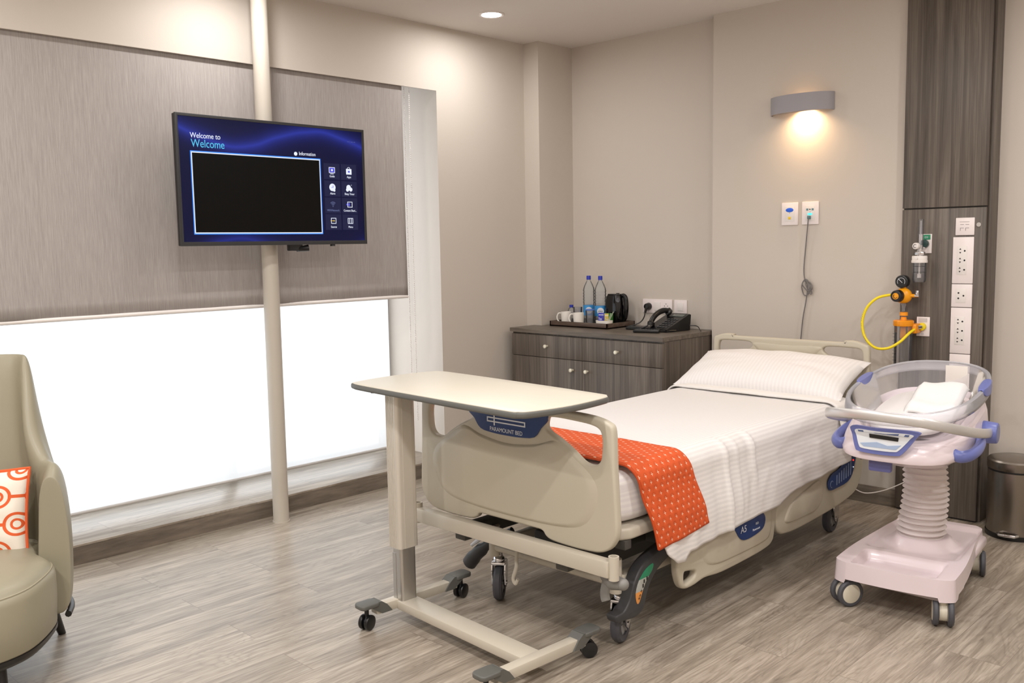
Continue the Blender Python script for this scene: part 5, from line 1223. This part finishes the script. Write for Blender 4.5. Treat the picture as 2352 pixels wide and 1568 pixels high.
m = MB(); m.lathe([(0, 0.018), (0.020, 0.018), (0.021, 0.0), (0, 0)], (SX+0.010, SY, 1.090), 24); m.lathe([(0, 0.02), (0.014, 0.02), (0.016, 0), (0, 0)], (SX+0.010, SY, 1.063), 20)
m.lathe([(0, 0.030), (0.048, 0.030), (0.052, 0.026), (0.052, 0.004), (0.050, 0.0), (0, 0)], (SX+0.010, SY, 1.035), 40); m.box(SX+0.03, SX+0.078, SY+0.0, SY+0.07, 0.995, 1.046, 0.006)
m.box(SX-0.006, SX+0.024, SY-0.004, SY+0.004, 0.965, 1.036, 0.003); m.build('jar_lid', orangehard_m, sg)
m = MB(); m.lathe([(0.046, 0.22), (0.045, 0.01), (0.040, 0.0), (0, 0)], (SX+0.010, SY, 0.815), 40); jr = m.build('collection_jar', jar_m, sg)
m = MB()
for k in range(9): m.box(SX-0.030, SX-0.014 if k % 2 else SX-0.006, SY-0.0435, SY-0.0425, 0.85+k*0.018, 0.8515+k*0.018)
m.build('level_marks', black_m, jr)
m = MB()
hose = [(SX-0.035, SY-0.03, 1.198), (SX-0.055, SY-0.055, 1.200), (SX-0.105, SY-0.085, 1.182), (SX-0.150, SY-0.10, 1.13), (SX-0.168, SY-0.11, 1.055), (SX-0.150, SY-0.115, 0.975), (SX-0.095, SY-0.12, 0.923), (SX-0.03, SY-0.11, 0.920), (SX+0.025, SY-0.085, 0.955), (SX+0.055, SY-0.035, 1.0), (-1.846, PY-0.058, 1.026)]
m.tube(crom(hose, 8, False), 0.0072, 12); m.build('hose', yellow_m, sg)
m = MB(); hp_ = crom(hose, 8, False)
for k in (26, 27, 28, 29, 30, 31, 33, 34, 40, 41, 42): 
    p = Vector(hp_[k]); m.sphere(p+Vector((-0.002, -0.0062, 0)), 0.0016, (1, 0.6, 1.6), 8)
m.build('hose_print', black_m, sg)

# ------------------------------------------------------------ pedal bin
pbx, pby = -1.335, 5.02
pb = thing('pedal_bin', 'brushed steel pedal bin with lid standing by the wall right of the wood panel', 'bin', (pbx, pby, 0))
m = MB(); m.lathe([(0, 0.02), (0.128, 0.02), (0.128, 0.338), (0, 0.338)], (pbx, pby, 0), 64); m.build('body', steel_m, pb)
m = MB(); m.lathe([(0, 0.0), (0.130, 0.0), (0.132, 0.006), (0.132, 0.024), (0, 0.024)], (pbx, pby, 0.0), 64); m.build('base_ring', black_m, pb)
m = MB(); m.lathe([(0.120, 0), (0.129, 0.0), (0.129, 0.010), (0.120, 0.010)], (pbx, pby, 0.336), 64); m.build('lid_ring', black_m, pb)
m = MB(); m.lathe([(0.131, 0.0), (0.132, 0.004), (0.132, 0.040), (0.126, 0.048), (0.10, 0.054), (0.0, 0.057)], (pbx, pby, 0.346), 64); m.build('lid', steel_m, pb)
m = MB(); q = Vector((0.05, -1, 0)).normalized(); s_ = Vector((-q.y, q.x, 0)); c = Vector((pbx, pby, 0.03))+q*0.128
m.tube([c-s_*0.045, c-s_*0.035+q*0.022, c+q*0.030, c+s_*0.035+q*0.022, c+s_*0.045], 0.007, 10); m.build('pedal', chrome_m, pb)

# thin floor cable between bed and panel
m = MB(); m.tube(crom([(-2.02, 4.66, 0.20), (-1.99, 4.75, 0.155), (-1.95, 4.90, 0.145), (-1.89, 5.02, 0.175), (-1.85, 5.085, 0.21)], 6, False), 0.003, 6)
tag(m.build('bed_cable', white_m), 'thin white cable running from the bed head to the wood panel near the floor', 'cable')

# ------------------------------------------------------------ armchair (local: +x faces forward, +y is its left)
ac = thing('armchair', 'olive grey high-backed armchair cut off by the left edge of the picture', 'armchair', (-3.575, 0.845, 0), math.radians(-32), world_coords=False)
# plan path of the shell from left arm front round the back to the right arm front
path = crom([(-0.06, 0.345), (-0.13, 0.340), (-0.21, 0.318), (-0.300, 0.265), (-0.345, 0.16), (-0.355, 0.0), (-0.345, -0.16), (-0.300, -0.265), (-0.21, -0.318), (-0.13, -0.340), (-0.06, -0.345)], 8, False)
n_ = len(path); rings = []
for i, (px_, py_) in enumerate(path):
    s_ = i/(n_-1); a = path[max(0, i-1)]; c = path[min(n_-1, i+1)]
    tx, ty = c[0]-a[0], c[1]-a[1]; l_ = math.hypot(tx, ty); nx, ny = -ty/l_, tx/l_    # outward normal
    if nx*px_+ny*py_ < 0: nx, ny = -nx, -ny
    q = min(s_, 1-s_)*2
    ztop = 0.70+0.03*smooth(0, 0.25, q)+0.37*smooth(0.38, 0.64, q)
    lean = 0.16*smooth(0.30, 0.75, q)
    pull = 0.12*smooth(0.34, 0.7, q)*py_/0.3*0     # keep width
    th = 0.052
    ring_ = []
    prof = [(-th, 0.20), (-th*1.1, 0.35), (-th, 0.5), (-th*0.9, 0.62), (-th*0.75, 0.9), (-th*0.35, 1.0), (0, 1.015), (th*0.4, 1.0), (th*0.8, 0.9), (th, 0.62), (th, 0.4), (th*0.9, 0.2), (th*0.7, 0.0), (-th*0.7, 0.0)]
    for off, hfr in prof:
        z = 0.19+(ztop-0.19)*(hfr if hfr > 0.2 or True else 0)
        ln = lean*smooth(0.3, 1.15, (z-0.19)/0.95)
        wsh = 1-0.20*smooth(0.42, 0.70, (z-0.19)/0.95)*smooth(0.25, 0.5, q)
        ring_.append(((px_+nx*off)-ln, (py_+ny*off)*wsh, z))
    rings.append(ring_)
m = MB(); m.loft(rings); m.build('shell', leather_m, ac, ang=60, mods=[('SUBSURF', dict(levels=1, render_levels=2))])
def seat_out(s_): 
    P = crom([(-0.28, 0.26), (-0.10, 0.295), (0.01, 0.362), (0.16, 0.360), (0.29, 0.318), (0.385, 0.20), (0.418, 0.0), (0.385, -0.20), (0.29, -0.318), (0.16, -0.360), (0.01, -0.362), (-0.10, -0.295), (-0.28, -0.26), (-0.31, 0.0)], 5)
    return [(0.05+(x-0.05)*s_, y*s_) for x, y in P]
m = MB(); m.loft([[(x, y, z) for x, y in seat_out(s_)] for z, s_ in ((0.195, 0.965), (0.205, 0.985), (0.30, 1.0), (0.375, 1.0), (0.395, 0.99), (0.402, 0.97), (0.404, 0.962), (0.413, 0.955), (0.428, 0.90), (0.436, 0.80), (0.442, 0.6), (0.444, 0.3))])
m.build('seat', leather_m, ac, ang=60)
m = MB(); m.loft([[(x, y, z) for x, y in seat_out(s_)] for z, s_ in ((0.165, 0.93), (0.17, 0.955), (0.185, 0.985), (0.197, 0.985), (0.199, 0.97))]); m.tube([(x, y, 0.19) for x, y in [(px_*1.09, py_*1.09) for px_, py_ in path]], 0.012, 8); m.build('plinth', plinth_m, ac, ang=50)
m = MB(); m.tube([(x, y, 0.403) for x, y in seat_out(0.968)], 0.0035, 6, closed=True); m.build('seat_seam', mat('leather_piping', (150, 143, 122), 0.45), ac)
for lx, ly, dx, dy in ((-0.30, 0.25, -0.07, 0.03), (-0.30, -0.25, -0.07, -0.03), (0.24, 0.22, 0.05, 0.03), (0.24, -0.22, 0.05, -0.03)):
    m = MB(); m.cyl((lx, ly, 0.18), (lx+dx, ly+dy, 0.0), 0.026, 0.014, seg=20); m.build('leg', plinth_m, ac)
# cushion with orange chain pattern
cu_m = mat('patterned_cushion', (228, 218, 205), 0.8)
uv = N(cu_m, 'ShaderNodeTexCoord'); sp = N(cu_m, 'ShaderNodeSeparateXYZ'); L(cu_m, uv.outputs['UV'], sp.inputs[0])
au, av = lattice(cu_m, sp.outputs[0], sp.outputs[1], 0.135, 0.10)
rad = mth(cu_m, 'SQRT', mth(cu_m, 'ADD', mth(cu_m, 'POWER', au, 2.0), mth(cu_m, 'POWER', mth(cu_m, 'MULTIPLY', av, 1.1), 2.0)))
r1 = mth(cu_m, 'LESS_THAN', mth(cu_m, 'ABSOLUTE', mth(cu_m, 'SUBTRACT', rad, 0.042)), 0.0055)
r2 = mth(cu_m, 'LESS_THAN', mth(cu_m, 'ABSOLUTE', mth(cu_m, 'SUBTRACT', rad, 0.018)), 0.0045)
lk = mth(cu_m, 'MULTIPLY', mth(cu_m, 'LESS_THAN', av, 0.006), mth(cu_m, 'GREATER_THAN', au, 0.036))
pat = mth(cu_m, 'MAXIMUM', mth(cu_m, 'MAXIMUM', r1, r2), lk)
L(cu_m, mixc(cu_m, pat, (230, 220, 207), (216, 92, 42)), PB(cu_m).inputs['Base Color']); bump(cu_m, mth(cu_m, 'ADD', pat, mth(cu_m, 'MULTIPLY', noise(cu_m, coords(cu_m, (200, 200, 200)), 1, 3), 0.4)), 0.5, 0.003)
cx_, cy_ = -3.70, 1.02
def cushion():
    m = MB()
    c = Vector((-3.70, 0.965, 0.545))
    R_ = Matrix.Translation(c) @ Matrix.Rotation(math.radians(52), 4, 'Z') @ Matrix.Rotation(math.radians(78), 4, 'X')
    pillow_mesh(m, (0, 0, 0), 0.215, 0.175, 0.06, 0, 0)
    bmesh.ops.transform(m.bm, matrix=R_, verts=m.bm.verts)
    t = thing('throw_cushion', 'white cushion with orange scroll pattern propped in the armchair', 'cushion', tuple(c-Vector((0, 0, 0.19))))
    o = m.build('cover', cu_m, t, ang=80)
    e = MB(); bp = [(0.215*x*(1-0.05*(1-y*y)*x*x), 0.175*y*(1-0.07*(1-x*x)*y*y), 0) for x, y in [(-1+2*k/16, -1) for k in range(16)]+[(1, -1+2*k/16) for k in range(16)]+[(1-2*k/16, 1) for k in range(16)]+[(-1, 1-2*k/16) for k in range(16)]]
    e.tube([R_ @ Vector(p) for p in bp], 0.006, 8, closed=True); e.build('piping', mat('cushion_piping', (214, 92, 44), 0.8), t)
cushion()

for o in list(COL.objects):
    if '_w' in o: del o['_w']
